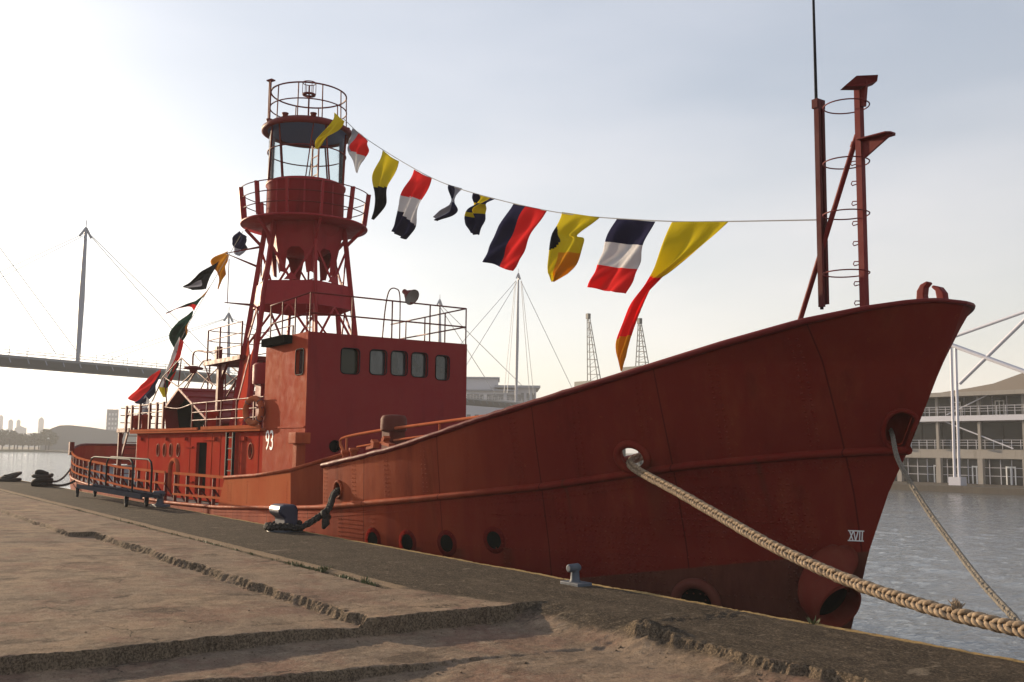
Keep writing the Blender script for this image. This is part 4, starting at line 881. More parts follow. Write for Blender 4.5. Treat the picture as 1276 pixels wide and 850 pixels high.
# ------------------------------------------------------------------ lifebuoy hung on the rail
p = at(316, 512, 'y', 10.34); lbp = thing('lifebuoy', 'round orange lifebuoy hung on the boat deck rail beside the wheelhouse', 'lifebuoy', (p[0], 10.30, p[2]))
axb = (.35, -1, 0); MB().ring(p, .35, .085, axb, 40, 12).build('float_ring', M_orange, lbp)
for k in range(4):
    t = R_(45 + 90 * k); MB().ring(p + .35 * (math.cos(t) * np.array((.944, .33, 0)) + math.sin(t) * np.array((0, 0, 1))), .09, .012, (-math.sin(t) * .944, -math.sin(t) * .33, math.cos(t)), 16, 5).build('band', M_steelgrey, lbp)
# looped hose / U-shaped pipe on deck by the gate
MB().tube(spline([(x, 9.75, z) for x, z in ((-33.0, .2), (-33.0, .95), (-32.8, 1.2), (-32.4, 1.2), (-32.2, .95), (-32.2, .2))], 24), .07, 8).build('mooring_horn', M_orange, ship)

# ------------------------------------------------------------------ signal flags
RT = np.array(at(432, 152, 'y', CY)); 
def halyard(name, label, px, y=CY, r=.011):
    P = spline([at(*p, 'y', y) for p in px], 60); o = MB().tube(P, r, 5).build(name, M_line); tag(o, label, 'rope')
halyard('flag_line', 'thin line of signal flags from lantern roof to bow mast', [(428, 148), (455, 172), (514, 209), (560, 231), (625, 250), (690, 264), (748, 271), (838, 276), (905, 276), (1024, 274)])
halyard('flag_line', 'thin line of signal flags sloping from tower gallery to stern', [(303, 288), (290, 310), (272, 340), (245, 386), (228, 418), (205, 470), (190, 498), (176, 528)])
def resample(P, n):
    P = np.array(P, float); s = np.concatenate([[0], np.cumsum(np.linalg.norm(np.diff(P, axis=0), axis=1))]); S_ = spline(P, 80); S_ = np.array(S_)
    s = np.concatenate([[0], np.cumsum(np.linalg.norm(np.diff(S_, axis=0), axis=1))]); t = np.linspace(0, s[-1], n); return np.stack([np.interp(t, s, S_[:, k]) for k in (0, 1)], -1)
def flag(label, Lp, Rp, mats, cf, group, seed, y=CY, nu=22, nv=44, wave=.10, folds=2.2):
    A = resample(Lp, nv + 1); B2 = resample(Rp, nv + 1)
    if group.endswith('after line'): A, B2 = A + (A - B2) * .28, B2 + (B2 - A) * .12
    rng = random.Random(seed); ph = rng.uniform(0, 6); m = MB(); vs = []
    for j in range(nv + 1):
        v = j / nv
        for i in range(nu + 1):
            u = i / nu; q = A[j] + (B2[j] - A[j]) * u; P = at(q[0], q[1], 'y', y)
            w = wave * min(1, v * 2.5 + .05) * (math.sin(folds * 6.28 * (u + .35 * v) + ph) * .6 + .6 * math.sin(3.3 * v + 2 * u + ph * 1.7)) + .35 * wave * math.sin(9 * v + 5 * u + ph)
            w += wave * .22 * math.sin(17 * u + 9 * v + 2.2 * math.sin(5 * v + ph)) * min(1, v * 3 + .15)
            w *= min(1., np.linalg.norm(B2[j] - A[j]) / 14.)
            k = (y + w) / P[1]; vs.append((P[0] * 1.0 + .15 * w, P[1] + w, P[2] + .25 * w * math.sin(5 * u + ph) * v))
    for j in range(nv):
        for i in range(nu):
            a = j * (nu + 1) + i; m.f.append((a, a + 1, a + nu + 2, a + nu + 1)); m.mi.append(cf((i + .5) / nu, (j + .5) / nv)); m.sm.append(True)
    m.v = [tuple(map(float, p)) for p in vs]
    o = m.build('signal_flag', mats, None, 0, False); tag(o, label, 'flag', group)
    s = o.modifiers.new('thickness', 'SOLIDIFY'); s.thickness = .002
GF, GA = 'signal flags on the forward line', 'signal flags on the after line'
flag('yellow flag twisted round the line at the lantern roof', [(415, 140), (409, 158), (396, 174), (393, 185)], [(430, 151), (420, 164), (409, 173), (395, 186)], [F_yel], lambda u, v: 0, GF, 1, CY - .35)
flag('small red and white pennant nearest the lantern glass', [(440, 160), (434, 178), (439, 196), (443, 214)], [(460, 176), (456, 189), (449, 202), (445, 216)], [F_red, F_white, F_lilac], lambda u, v: 2 if u < .3 and v < .5 else (0 if v < .48 else 1), GF, 2)
flag('yellow over black flag drooping to a thin tail', [(475, 187), (468, 217), (471, 247), (463, 273)], [(497, 201), (487, 232), (481, 253), (465, 274)], [F_yel, F_black], lambda u, v: 0 if v + .1 * u < .53 else 1, GF, 3)
flag('red over white over navy flag hanging in long folds', [(514, 211), (504, 240), (498, 270), (490, 288)], [(538, 222), (528, 250), (516, 282), (500, 298)], [F_red, F_white, F_navy], lambda u, v: 0 if v + .08 * u < .42 else (1 if v - .06 * u < .66 else 2), GF, 4)
flag('small navy and white flag twisted into a hook shape', [(560, 230), (560, 250), (548, 262), (540, 270)], [(575, 235), (567, 250), (567, 266), (546, 276)], [F_navy, F_lilac], lambda u, v: (1 if (u > .45) else 0) if v < .35 else (1 if u < .62 else 0), GF, 5)
flag('crumpled navy and yellow checked flag with swallow tail', [(592, 241), (586, 258), (586, 278), (589, 291)], [(618, 248), (604, 260), (604, 276), (597, 293)], [F_navy, F_yel], lambda u, v: 1 if (int(u * 2.3 + .5) + int(v * 4.2)) % 2 and v < .6 else 0, GF, 6, CY, 22, 44, .14)
flag('blue and red flag divided lengthwise, streaming left', [(638, 254), (620, 290), (605, 326)], [(681, 262), (660, 299), (636, 338)], [F_navy, F_red], lambda u, v: 0 if u < .42 else 1, GF, 7, CY, 26, 44, .09, 1.3)
flag('yellow flag with a black ball, folded at its foot', [(698, 264), (690, 290), (687, 318), (688, 351)], [(748, 271), (720, 293), (729, 299), (714, 328), (690, 351)], [F_yel, F_black, F_orange], lambda u, v: 1 if ((u - .05) / .26) ** 2 + ((v - .38) / .17) ** 2 < 1 else (2 if v > .58 and u > .25 else 0), GF, 8, CY, 30, 60, .10, 1.6)
flag('blue, white and red banded flag hanging square', [(768, 273), (750, 318), (733, 358)], [(815, 276), (797, 320), (780, 366)], [F_navy, F_white, F_red], lambda u, v: 0 if v < .33 else (1 if v < .66 else 2), GF, 9, CY, 26, 48, .10, 1.3)
flag('long yellow, red and yellow streamer reaching the bulwark', [(838, 277), (821, 325), (803, 352), (780, 385), (767, 418), (766, 438), (773, 462)], [(906, 276), (872, 308), (838, 336), (816, 352), (798, 388), (786, 428), (776, 462)], [F_yel, F_red, F_orange], lambda u, v: 0 if v - .10 * u < .36 else (1 if v < .80 else 2), GF, 10, CY - .9, 26, 80, .10, 1.8)
flag('navy and white flag bunched under the tower gallery', [(300, 289), (293, 303), (292, 317)], [(306, 294), (305, 306), (298, 319)], [F_navy, F_lilac], lambda u, v: 0 if v < .7 else 1, GA, 11)
flag('orange flag fluttering below the tower gallery', [(284, 314), (267, 328), (273, 345), (271, 360)], [(285, 318), (280, 333), (276, 346), (272, 361)], [F_orange], lambda u, v: 0, GA, 12)
flag('black and grey pennant blown out level from the line', [(269, 332), (252, 343), (240, 352), (228, 357)], [(258, 357), (250, 359), (240, 360), (228, 358)], [F_black, F_lilac], lambda u, v: 1 if .55 < u < .8 and v > .3 else 0, GA, 13)
flag('long dark green and red pennant with thin tail', [(257, 362), (246, 374), (232, 380), (207, 390)], [(244, 385), (237, 381), (226, 384), (207, 391)], [F_green, F_red, F_orange], lambda u, v: 2 if v < .2 and u < .4 else (1 if u > .75 else 0), GA, 14)
flag('dark green flag draped halfway down the after line', [(240, 390), (223, 405), (214, 421), (220, 440)], [(236, 402), (230, 414), (223, 430), (221, 440)], [F_green, F_orange], lambda u, v: 1 if u > .85 and v < .4 else 0, GA, 15)
flag('narrow red and white flag under the dark green one', [(224, 420), (217, 445), (207, 468), (204, 481)], [(228, 425), (224, 445), (215, 466), (207, 484)], [F_red, F_white], lambda u, v: 0 if u > .4 else 1, GA, 16)
flag('faded red and navy flag spread over the stern rail', [(201, 461), (181, 479), (161, 498)], [(200, 466), (189, 490), (175, 504)], [F_red, F_navy], lambda u, v: 0 if u < .55 else 1, GA, 17)
flag('white, green and yellow flag hanging by the awning frame', [(217, 447), (208, 467), (202, 482), (204, 495)], [(223, 452), (214, 470), (209, 482), (206, 495)], [F_white, F_green, F_yel], lambda u, v: (2 if v > .75 else (1 if u > .55 else 0)), GA, 18)
flag('lowest flag on the after line, grey and white', [(183, 494), (176, 510), (171, 525)], [(186, 500), (183, 513), (177, 527)], [F_lilac, F_white], lambda u, v: int(u * 3) % 2, GA, 19)

# ------------------------------------------------------------------ ropes
def braid(mb, path, R, pitch, r, pairs=2):
    """plaited rope: three groups of strands weaving about the path"""
    P = [np.array(p, float) for p in path]; s = np.concatenate([[0], np.cumsum([np.linalg.norm(b - a) for a, b in zip(P[:-1], P[1:])])]); Ls = s[-1]; n = int(Ls / pitch * 16)
    Pa = np.stack([np.interp(np.linspace(0, Ls, n), s, [p[k] for p in P]) for k in range(3)], -1); T = np.gradient(Pa, axis=0); T /= np.linalg.norm(T, axis=1)[:, None]
    to_cam = np.array((.45, -.85, .25)); up = to_cam - T * (T @ to_cam)[:, None]; up /= np.linalg.norm(up, axis=1)[:, None]; side_ = np.cross(T, up); sl = np.linspace(0, Ls, n)
    jit = fbm(sl * 3, sl * 0, 77, 3)
    for q in range(3):
        for e in ((-.42, .42) if pairs == 2 else (0,)):
            t = 2 * math.pi * sl / pitch + 2 * math.pi * q / 3 + e + .25 * jit
            c = Pa + .012 * up * fbm(sl * 2.2, sl * 0, 71 + q, 2)[:, None] + side_ * (R * .66 * np.sin(t) + e * r * .5)[:, None] + up * (R * .5 * np.sin(2 * t))[:, None]
            mb.tube(list(c), [r * (1 + .3 * float(j)) for j in jit * math.cos(q * 2.1 + e) + .35 * fbm(sl * 11 + q * 5, sl * 0, 83, 2)], 7)
def sag(a, b, d, n=40): a = np.array(a, float); b = np.array(b, float); return [a + (b - a) * t + np.array((0, 0, -d * 4 * t * (1 - t))) for t in np.linspace(0, 1, n)]
BOL = np.array((-3.75, 8.05, .22))
w0 = P_mid + n_mid * .02 + (-.02, 0, -.12)
way = [w0 - n_mid * .5 + (0, 0, .05), w0, *[None] * 0]
def along(px, py, Y): return at(px, py, 'y', Y)
Ys = [10.6, 10.2, 9.75, 9.2, 8.6, 8.35]
mid_pts = [along(846, 614, 10.30), along(900, 645, 9.85), along(960, 679, 9.42), along(1030, 712, 9.02), along(1100, 739, 8.70), along(1180, 763, 8.45), along(1276, 786, 8.25)]
m = MB(); braid(m, spline([w0 - n_mid * .6, w0] + mid_pts + [mid_pts[-1] + (.55, -.12, -.06)], 120), .064, .43, .0225)
rope = m.build('mooring_rope', M_rope); tag(rope, 'thick pale plaited mooring rope from the round fairlead to the quay', 'rope')
m = MB(); k0 = along(1193, 767, 8.42); rg = random.Random(4)
for k in range(22): a = np.array((rg.uniform(-.04, .04), rg.uniform(-.04, .04), rg.uniform(0, .05))); m.tube([k0 + a * .5, k0 + a * .8 + (rg.uniform(-.015, .01), rg.uniform(-.015, .015), rg.uniform(.04, .07)), k0 + a * 1.1 + (rg.uniform(-.05, .01), rg.uniform(-.03, .03), rg.uniform(.07, .125))], [.011, .009, .004], 5)
for k in range(0): a = np.array((rg.uniform(-.01, .06), rg.uniform(-.03, .03), 0)); m.tube([k0 + a + (.06, -.01, -.05), k0 + a * 1.3 + (rg.uniform(.06, .11), -.02, rg.uniform(-.11, -.07))], [.010, .004], 5)
m.build('frayed_tuft', M_rope, rope)
h0 = P_haw + n_haw * .0 + (-.16, .02, -.05)
thin = [h0 - n_haw * .3, h0, along(1120, 575, 12.0), along(1150, 627, 11.2), along(1190, 683, 10.1), along(1225, 728, 9.2), along(1262, 768, 8.45), along(1290, 800, 8.2)]
m = MB(); braid(m, spline(thin, 100), .026, .17, .0155, 1); tag(m.build('mooring_rope', M_ropeg), 'thin grey twisted rope running from the bow hawse hole to the quay', 'rope')
# dark rope from the big bollard up to the after fairlead
BB = np.array((-19.3, 8.02, 0))
f0 = hull_pt(fl_aft[0], fl_aft[2], .0)[0] + (0, 0, -.06)
m = MB(); braid(m, spline([f0 + (0, .3, .05), f0 + (0, -.06, .02), along(410, 633, 8.85), along(402, 641, 8.75), along(385, 652, 8.45), along(372, 658, 8.15), BB + (.34, -.08, .12), BB + (.1, -.34, .10), BB + (-.28, -.22, .10), BB + (-.34, .12, .12), BB + (-.1, .30, .13), BB + (.28, .22, .16)], 110), .055, .26, .036, 1)
dr = m.build('mooring_rope', M_roped); tag(dr, 'dark old rope looped round the navy bollard and up to the hull', 'rope')
m = MB(); kx = along(406, 642, 8.78); 
for k in range(3): m.ring(kx + (-.05 * k, .02 * k, .0), .085, .045, (.6, .5, .5 + .3 * k), 16, 8)
m.tube([kx, kx + (.05, -.02, -.16), kx + (-.02, -.04, -.26)], [.07, .09, .04], 8); m.build('knot', M_roped, dr)

# ------------------------------------------------------------------ quay furniture
def cleat(name, loc, label, sc, mt):
    o = thing(name, label, 'bollard', loc, 'small mooring cleats on the coping'); x, y, z = loc
    MB().box(x - .31 * sc, x + .31 * sc, y - .19 * sc, y + .19 * sc, z - .03, z + .06 * sc).build('base', mt, o, .012)
    MB().lathe((x - .02, y, z), [(.13 * sc, .05 * sc), (.10 * sc, .10 * sc), (.085 * sc, .28 * sc), (.10 * sc, .33 * sc)], 20).build('stem', mt, o)
    h = MB().tube([(x, y - .21 * sc, z + .345 * sc), (x, y - .19 * sc, z + .345 * sc), (x - .01, y - .08 * sc, z + .345 * sc), (x - .02, y + .07 * sc, z + .345 * sc), (x - .02, y + .12 * sc, z + .34 * sc)], [.06 * sc, .085 * sc, .088 * sc, .09 * sc, .06 * sc], 16); h.build('head', mt, o)
    return o
cleat('mooring_cleat', (-10.02, 8.10, 0), 'small blue grey cleat on the quay edge below the red bow', .60, M_steelgrey)
cleat('mooring_cleat', (-28.6, 8.22, 0), 'small blue grey cleat on the quay edge beside the gangway', 1.0, M_steelgrey)
bo = thing('bollard', 'large navy hooked bollard with rope wound about its foot', 'bollard', (-19.3, 8.05, 0))
pf_ = [(-.12, .0), (.16, .0), (.16, .43), (.13, .50), (.07, .54), (-.14, .54), (-.22, .51), (-.26, .45), (-.25, .38), (-.20, .32), (-.12, .27)]
MB().prism([(-19.58, 8.05 + a, b) for a, b in pf_], (.56, 0, 0)).build('head', M_navy, bo, .04)
MB().lathe((-19.3, 8.05, -.02), [(.36, 0), (.36, .04), (.26, .05), (0, .05)], 24).build('base', M_steelgrey, bo)
def heap(loc, label, w, h, coils):
    o = thing('rope_wrapped_bollard', label, 'bollard', loc); x, y, z = loc
    MB().lathe((x, y, z - .02), [(.24 * w, 0), (.2 * w, h * .7), (.34 * w, h * .85), (.34 * w, h), (0, h + .02)], 18).build('head', M_dark, o)
    m = MB(); rg = random.Random(int(x))
    for k in range(coils): m.ring((x + rg.uniform(-.06, .06), y + rg.uniform(-.05, .05), z + .07 + k * h * .85 / coils), w * (.52 - .16 * k / coils) + rg.uniform(-.05, .08), .075, (rg.uniform(-.5, .5), rg.uniform(-.5, .5), 1), 22, 8)
    m.build('rope_coil', M_roped, o)
heap((-43.9, 7.9, 0), 'far bollard buried under a heap of dark rope, tallest of the far ones', .66, .60, 6)
heap((-50.2, 7.7, 0), 'low dark heap of rope on a bollard at the far left quay edge', .8, .32, 3)
m = MB(); m.tube(sag((-43.7, 8.1, .25), at(88, 584, 'y', 9.9), .25), .045, 8); tag(m.build('mooring_rope', M_roped), 'upper dark stern rope from the far bollard to the ship', 'rope')
m = MB(); m.tube(sag((-43.5, 8.0, .15), at(101, 594, 'y', 9.6), .22), .05, 8); tag(m.build('mooring_rope', M_roped), 'lower dark stern rope from the far bollard to the rails', 'rope')
# wheeled gangway lying along the edge
G0 = at(90, 617, 'y', 7.35); gz = .30; gw = thing('gangway', 'dark steel wheeled gangway with hoop rails parked along the ship stern', 'gangway', (-31, 7.7, 0))
xa, xb = -34.9, -27.3
m = MB()
for y in (7.35, 7.85): m.box(xa, xb, y - .03, y + .03, gz - .02, gz + .11)
for x in np.arange(xa + .3, xb, .6): m.box(x - .04, x + .04, 7.38, 7.82, gz + .02, gz + .08)
m.build('frame', M_slate, gw)
for y in (7.35, 7.85):
    h = [(-33.3, y, gz + .1), (-33.3, y, 1.12), (-33.1, y, 1.27), (-32.7, y, 1.32), (-28.6, y, 1.30), (-28.35, y, 1.22), (-28.25, y, 1.05), (-28.25, y, gz + .1)]
    MB().tube(h, .028, 8).build('hoop_rail', M_dark, gw)
for x, y in ((xa + .15, 7.33), (xa + .15, 7.87), (xb - 1.4, 7.33), (xb - 1.4, 7.87)):
    w = MB().lathe((x, y - .04, .11), [(0, 0), (.06, 0), (.11, .01), (.11, .07), (.06, .08), (0, .08)], 18, 0, (0, 1, 0)); w.box(x - .03, x + .03, y - .055, y + .055, .11, gz); w.build('wheel', M_dark, gw)

# weeds in the open joint
m = MB(); rg = random.Random(12)
for k in range(900):
    x = -10.95 - abs(rg.gauss(0, 1)) * 3.2 if k % 3 else -rg.uniform(11, 30); cl = math.sin(x * 3.1) + math.sin(x * 7.7 + 1) + math.sin(x * 1.3)
    if cl < -.1: continue
    y = 5.91 + rg.gauss(0, .03); h = rg.uniform(.010, .028) * (1 + .5 * max(0, cl)); a = rg.uniform(0, 6.28); d = np.array((math.cos(a), math.sin(a), 0)); w = np.array((-d[1], d[0], 0)) * rg.uniform(.004, .009)
    b = np.array((x, y, -.03)); tpt = b + d * h * rg.uniform(.3, 1.1) + (0, 0, h + .03); mid_ = (b + tpt) / 2 + (0, 0, .01); m.add([b - w * .5, b + w * .5, mid_ + w, mid_ - w, tpt], [(0, 1, 2, 3), (3, 2, 4)])
for bx, by in ((-13.0, 6.05), (-11.6, 5.95), (-12.9, 5.95), (-6.55, 8.33)):
    for k in range(26):
        a = rg.uniform(0, 6.28); d = np.array((math.cos(a), math.sin(a), 0)); h = rg.uniform(.03, .09); b = np.array((bx, by, -.01)) + d * rg.uniform(0, .06); w = np.array((-d[1], d[0], 0)) * .007; tpt = b + d * .05 + (0, 0, h); m.add([b - w * .4, b + w * .4, (b + tpt) / 2 + w, (b + tpt) / 2 - w, tpt], [(0, 1, 2, 3), (3, 2, 4)])
wm = mat('weed leaves', (.055, .075, .025), .7); k = NT(wm); k.col(k.mix(k.noise(6, 3), (.04, .07, .02), (.12, .10, .04)))
tag(m.build('weeds', wm, None, 0, False), 'low green weeds growing in the open concrete joint', 'weeds', None, 'stuff')
# crumbs of broken concrete below the lips
m = MB(); rg = random.Random(5)
for k in range(170):
    c_ = rg.random()
    if c_ < .4: y = rg.uniform(1.6, 6.5); x = -8.98 + abs(rg.gauss(0, .10))
    elif c_ < .65: y = rg.uniform(2.2, 4.9); x = -8.1 + .2 * (y - 2.2) + abs(rg.gauss(0, .10))
    elif c_ < .85: x = rg.uniform(-7.4, -4.6); y = 6.55 - abs(rg.gauss(0, .12))
    else: x = rg.uniform(-13, -5); y = rg.uniform(2, 6.5)
    z = float(ground_h(np.array([x]), np.array([y]))[0]); s_ = rg.uniform(.004, .016) * (1.5 if rg.random() < .1 else 1)
    vs = [np.array(v) * s_ * rg.uniform(.6, 1.2) + (x, y, z + s_ * .3) for v in ((1, 0, 0), (-1, 0, 0), (0, 1, 0), (0, -1, 0), (0, 0, .8), (0, 0, -.8))]
    m.add(vs, [(0, 2, 4), (2, 1, 4), (1, 3, 4), (3, 0, 4), (2, 0, 5), (1, 2, 5), (3, 1, 5), (0, 3, 5)])
tag(m.build('concrete_crumbs', M_ground, None, 0, False), 'loose crumbs of concrete scattered under the broken slab edges', 'rubble', None, 'stuff')

# ------------------------------------------------------------------ high footbridge across the dock
M_bridge = mat('bridge grey paint', (.27, .28, .32), .55); M_cable = mat('bridge cable', (.45, .45, .45), .5); M_deckb = mat('bridge deck soffit', (.17, .165, .16), .6)
B0 = np.array((-147., 20.5, 0)); BT = np.array((-195. + 147, 134 - 20.5, 0)); BT /= np.linalg.norm(BT); BN = np.array((-BT[1], BT[0], 0))
def bp(s, z, n=0.): return B0 + BT * s + BN * n + np.array((0, 0, z))
def bat(px, py): P = atv(px, py, B0, BT); return float((P - B0) @ BT), float(P[2])
br = thing('footbridge', 'long grey cable stayed footbridge crossing high over the dock', 'bridge', tuple(bp(60, WZ)))
m = MB(); prof = [(-2.2, 12.55), (2.2, 12.55), (2.3, 12.2), (1.2, 11.15), (-1.2, 11.15), (-2.3, 12.2)]
def bx(s): return .0
m.prism([bp(-60, z + .75, n) for n, z in prof], BT * 118); m.prism([bp(58, z - .0 + .3, n) for n, z in prof], BT * 92); 
m.build('deck', M_deckb, br)
m = MB()
for n in (-2.2, 2.2):
    for dz in (.35, .7, 1.1): m.bar(bp(-60, 13.3 + dz, n), bp(58, 13.3 + dz, n), .05); m.bar(bp(58, 12.85 + dz, n), bp(150, 12.85 + dz, n), .05)
    for s_ in np.arange(-60, 150, 2.6): m.bar(bp(s_, 12.8 if s_ > 58 else 13.2, n), bp(s_, 14.45 if s_ < 58 else 14.0, n), .07); m.bar(bp(s_, 13 if s_ < 58 else 12.5, n * .98), bp(s_, 12.3 if s_ < 58 else 11.8, n * 1.2), .10)
m.build('parapet', M_bridge, br)
masts = [((97, 447), (107, 288)), ((285, 460), (285, 394)), ((548, 482), (548, 376)), ((643, 500), (646, 343))]
for (b_, t_) in masts:
    sb_, zb = bat(*b_); st, zt = bat(*t_); wd = .42 if zt > 28 else .3; m = MB().tube([bp(sb_, 12.4), bp((sb_ + st) / 2, (12.4 + zt) / 2), bp(st, zt)], [wd * .75, wd, wd * .5], 10)
    mo = m.build('mast', M_bridge, br); h = MB()
    for a in (-.6, .6): h.bar(bp(st, zt + .5), bp(st + a * 1.6, zt - .9), .25, .25); h.bar(bp(st, zt - .7), bp(st + a, zt - 1.2, a), .2)
    h.tube([bp(st, zt), bp(st, zt + 1.6)], .06, 5); h.build('mast_head', M_bridge, mo)
for a, b in [((105, 291), (-60, 366)), ((106, 293), (-60, 377)), ((111, 291), (300, 476)), ((112, 293), (272, 476)), ((98, 441), (-40, 255)), ((70, 441), (-40, 280)), ((284, 396), (128, 443)), ((283, 397), (140, 447)), ((287, 396), (380, 440)), ((643, 350), (540, 468)), ((644, 352), (560, 490)), ((649, 350), (714, 486)), ((642, 350), (628, 490)), ((643, 350), (632, 490)), ((649, 350), (660, 492)), ((650, 350), (665, 492)), ((549, 380), (650, 480)), ((548, 382), (618, 492))]:
    (s1_, z1), (s2_, z2) = bat(*a), bat(*b); MB().bar(bp(s1_, z1), bp(s2_, z2), .075 if s1_ < 60 else .10).build('cable', M_cable, br)

# ------------------------------------------------------------------ exhibition hall on the far quay
M_cream = painted('cream wall', (.265, .245, .225), (.30, .275, .25), (.18, .165, .15), .7, .4, .7); M_wsteel = mat('white painted steel', (.48, .48, .54), .45); M_roofs = mat('standing seam roof', (.21, .18, .155), .6, 0, .2); M_fglass = mat('facade glass', (.012, .013, .014), .25, 0, .3); M_stone = painted('far quay stone', (.075, .065, .055), (.12, .10, .08), (.04, .036, .03), .85)
FQ = -1.75; YE = 110.
structure(MB().box(-330, 60, 100, 101.2, -5, FQ - .02).build('far_quay_edge', M_stone)); structure(MB().add([(-1980, 101.2, FQ - .03), (120, 101.2, FQ - .03), (120, 700, FQ - .03), (-1980, 700, FQ - .03)], [(0, 1, 2, 3)]).build('far_bank', M_stone))
hall = thing('exhibition_hall', 'long two storey waterfront hall with terraces and white roof masts', 'building', (-55, YE, FQ)); XL, XR = -98., -30.
m = MB(); m.box(XL, XR, YE + .2, YE + 40, 1.07, 2.2); m.box(XL, XR, YE + 4, YE + 40, FQ, 8.3); m.box(XL, XR, YE - .25, YE + 4, 1.15, 2.15); m.build('wall_band', M_cream, hall)
MB().box(XL, XR, YE - 1.2, YE + 4.2, 5.43, 6.05).build('terrace_slab', M_wsteel, hall)
MB().prism([(XL - 1, YE - 2.0, 8.33), (XL - 1, YE - 2.0, 8.75), (XL - 1, YE + 12, 9.3), (XL - 1, YE + 40, 9.5), (XL - 1, YE + 40, 8.33)], (XR - XL + 2, 0, 0)).build('roof', M_roofs, hall)
MB().prism([(-73, YE + 4, 8.8), (-66, YE + 4, 9.55), (-63, YE + 4, 9.95), (-59.5, YE + 4, 11.0), (-55, YE + 4, 11.5), (-29, YE + 4, 12.2), (-29, YE + 4, 8.8)], (0, 30, 0)).build('raised_roof', M_roofs, hall)
MB().box(XL - 1, XR + 1, YE - 2.15, YE - 2.0, 8.25, 8.72).build('eaves', M_cream, hall)
for z0, z1, yy, st in ((FQ, 1.05, YE + .5, 1.29), (2.2, 5.43, YE + 3.9, 2.57), (6.05, 8.33, YE + 2.0, 1.71)):
    w = MB().box(XL, XR, yy, yy + .1, z0, z1).build('glazing', M_fglass, hall); m = MB()
    for x in np.arange(XL, XR, st): m.box(x - .04, x + .04, yy - .08, yy - .002, z0, z1)
    nz_ = 3 if z0 < 0 else 2
    for k in range(1, nz_): z = z0 + (z1 - z0) * k / nz_; m.box(XL, XR, yy - .07, yy - .003, z - .03, z + .03)
    m.build('mullion', M_wsteel if z0 != 2.2 else M_dark, w)
for x in (-68.2, -63.4, -59.4, -54.6):                                # white double doors
    m = MB(); 
    for dx in (-.5, .0, .5): m.box(x + dx - .07, x + dx + .07, YE + .35, YE + .41, FQ, FQ + 1.9)
    m.box(x - .57, x + .57, YE + .35, YE + .41, FQ + 1.9, FQ + 2.05); m.build('door', M_white, hall)
for x in (-66.5, -61.2, -57.8): 
    m = MB(); 
    for dx in (-.5, .0, .5): m.box(x + dx - .06, x + dx + .06, YE + 1.85, YE + 1.91, 6.05, 7.7)
    m.box(x - .56, x + .56, YE + 1.85, YE + 1.91, 7.7, 7.82); m.build('door', M_white, hall)
for x in np.arange(-67.5 - 25.7, XR, 5.15): m = MB().box(x - .16, x + .16, YE - .75, YE - .45, 2.2, 8.3).box(x - .3, x + .3, YE - .8, YE - .3, FQ, 1.14); m.build('column', M_cream, hall)
for z in (2.2, 6.06):
    m = MB()
    for dz in (.45, .75, 1.05): m.bar((XL, YE - (.22 if z < 3 else 1.15), z + dz), (XR, YE - (.22 if z < 3 else 1.15), z + dz), .04)
    for x in np.arange(XL, XR, 1.03): m.box(x - .025, x + .025, YE - (.25 if z < 3 else 1.18), YE - (.19 if z < 3 else 1.12), z, z + 1.08)
    m.build('balustrade', M_wsteel, hall)
m = MB(); m.bar((-66.5, YE - .6, 5.4), (-58.5, YE - .6, 2.3), .12); m.bar((-66.0, YE - 1, 6.2), (-61, YE - 1, 8.3), .12); m.build('stair_stringer', M_wsteel, hall)
m = MB()
for dx in (-.27, .27): m.tube([(-61.45 + dx, 103, FQ), (-61.3 + dx, 103, 13.4)], .15, 10)
m.box(-62.1, -60.7, 102.4, 103.6, FQ, FQ + .9); m.build('roof_mast', M_wsteel, hall)
m = MB()
for a, b, r in (((1188, 420), (1290, 384), .17), ((1186, 430), (1290, 468), .24), ((1196, 478), (1290, 386), .20)): m.tube([at(*a, 'y', 103), at(*b, 'y', 103)], r, 10)
m.build('roof_tie', M_wsteel, hall)

# pale building behind the bridge
P0 = np.array((-252.6, 161.8)); P1 = np.array((-240.8, 179.0)); hotel = thing('pale_hotel', 'pale flat roofed hotel block behind the footbridge', 'building', (-250, 175, FQ)); dv = (P1 - P0) / np.linalg.norm(P1 - P0); nv_ = np.array((-dv[1], dv[0])); nv_ = nv_ * np.sign(nv_ @ np.array((-1, .2)))
def hp(s, n, z): q = P0 + dv * s + nv_ * n; return np.array((q[0], q[1], z))
M_pale = mat('pale render', (.44, .43, .46), .7); M_hglass = mat('hotel glazing', (.10, .10, .11), .2); m = MB()
Lh = np.linalg.norm(P1 - P0)
def hbx(m, s0, s1, n0, n1, z0, z1): m.prism([hp(s0, n0, z0), hp(s1, n0, z0), hp(s1, n1, z0), hp(s0, n1, z0)], (0, 0, z1 - z0))
hbx(m, -25, Lh * .72, 0, 25, FQ, 19.0); hbx(m, Lh * .72 + .01, Lh + .0, .5, 22, FQ, 20.0); hbx(m, -22, Lh * .45, 4, 22, 19.0, 23.0); m.build('wall', M_pale, hotel)
m = MB(); hbx(m, -26, Lh * .74, -1, 25.5, 19.0, 19.4); hbx(m, Lh * .40, Lh + 1.2, -.8, 23, 20.01, 20.7); hbx(m, -23, Lh * .47, 3.2, 22.5, 23.01, 23.4); m.build('roof', M_bridge, hotel)
for z in (1, 4, 7, 10, 16.2):
    for s_ in np.arange(-24, Lh * .68, 2.4 if z < 15 else 6): m = MB(); hbx(m, s_, s_ + (1.2 if z < 15 else 5), -.06, -.005, z, z + 1.8); m.build('window', M_hglass, hotel)
for s_ in (Lh * .78, Lh * .86, Lh * .94): m = MB(); hbx(m, s_, s_ + .9, .42, .495, 4, 18.5); m.build('window', M_hglass, hotel)

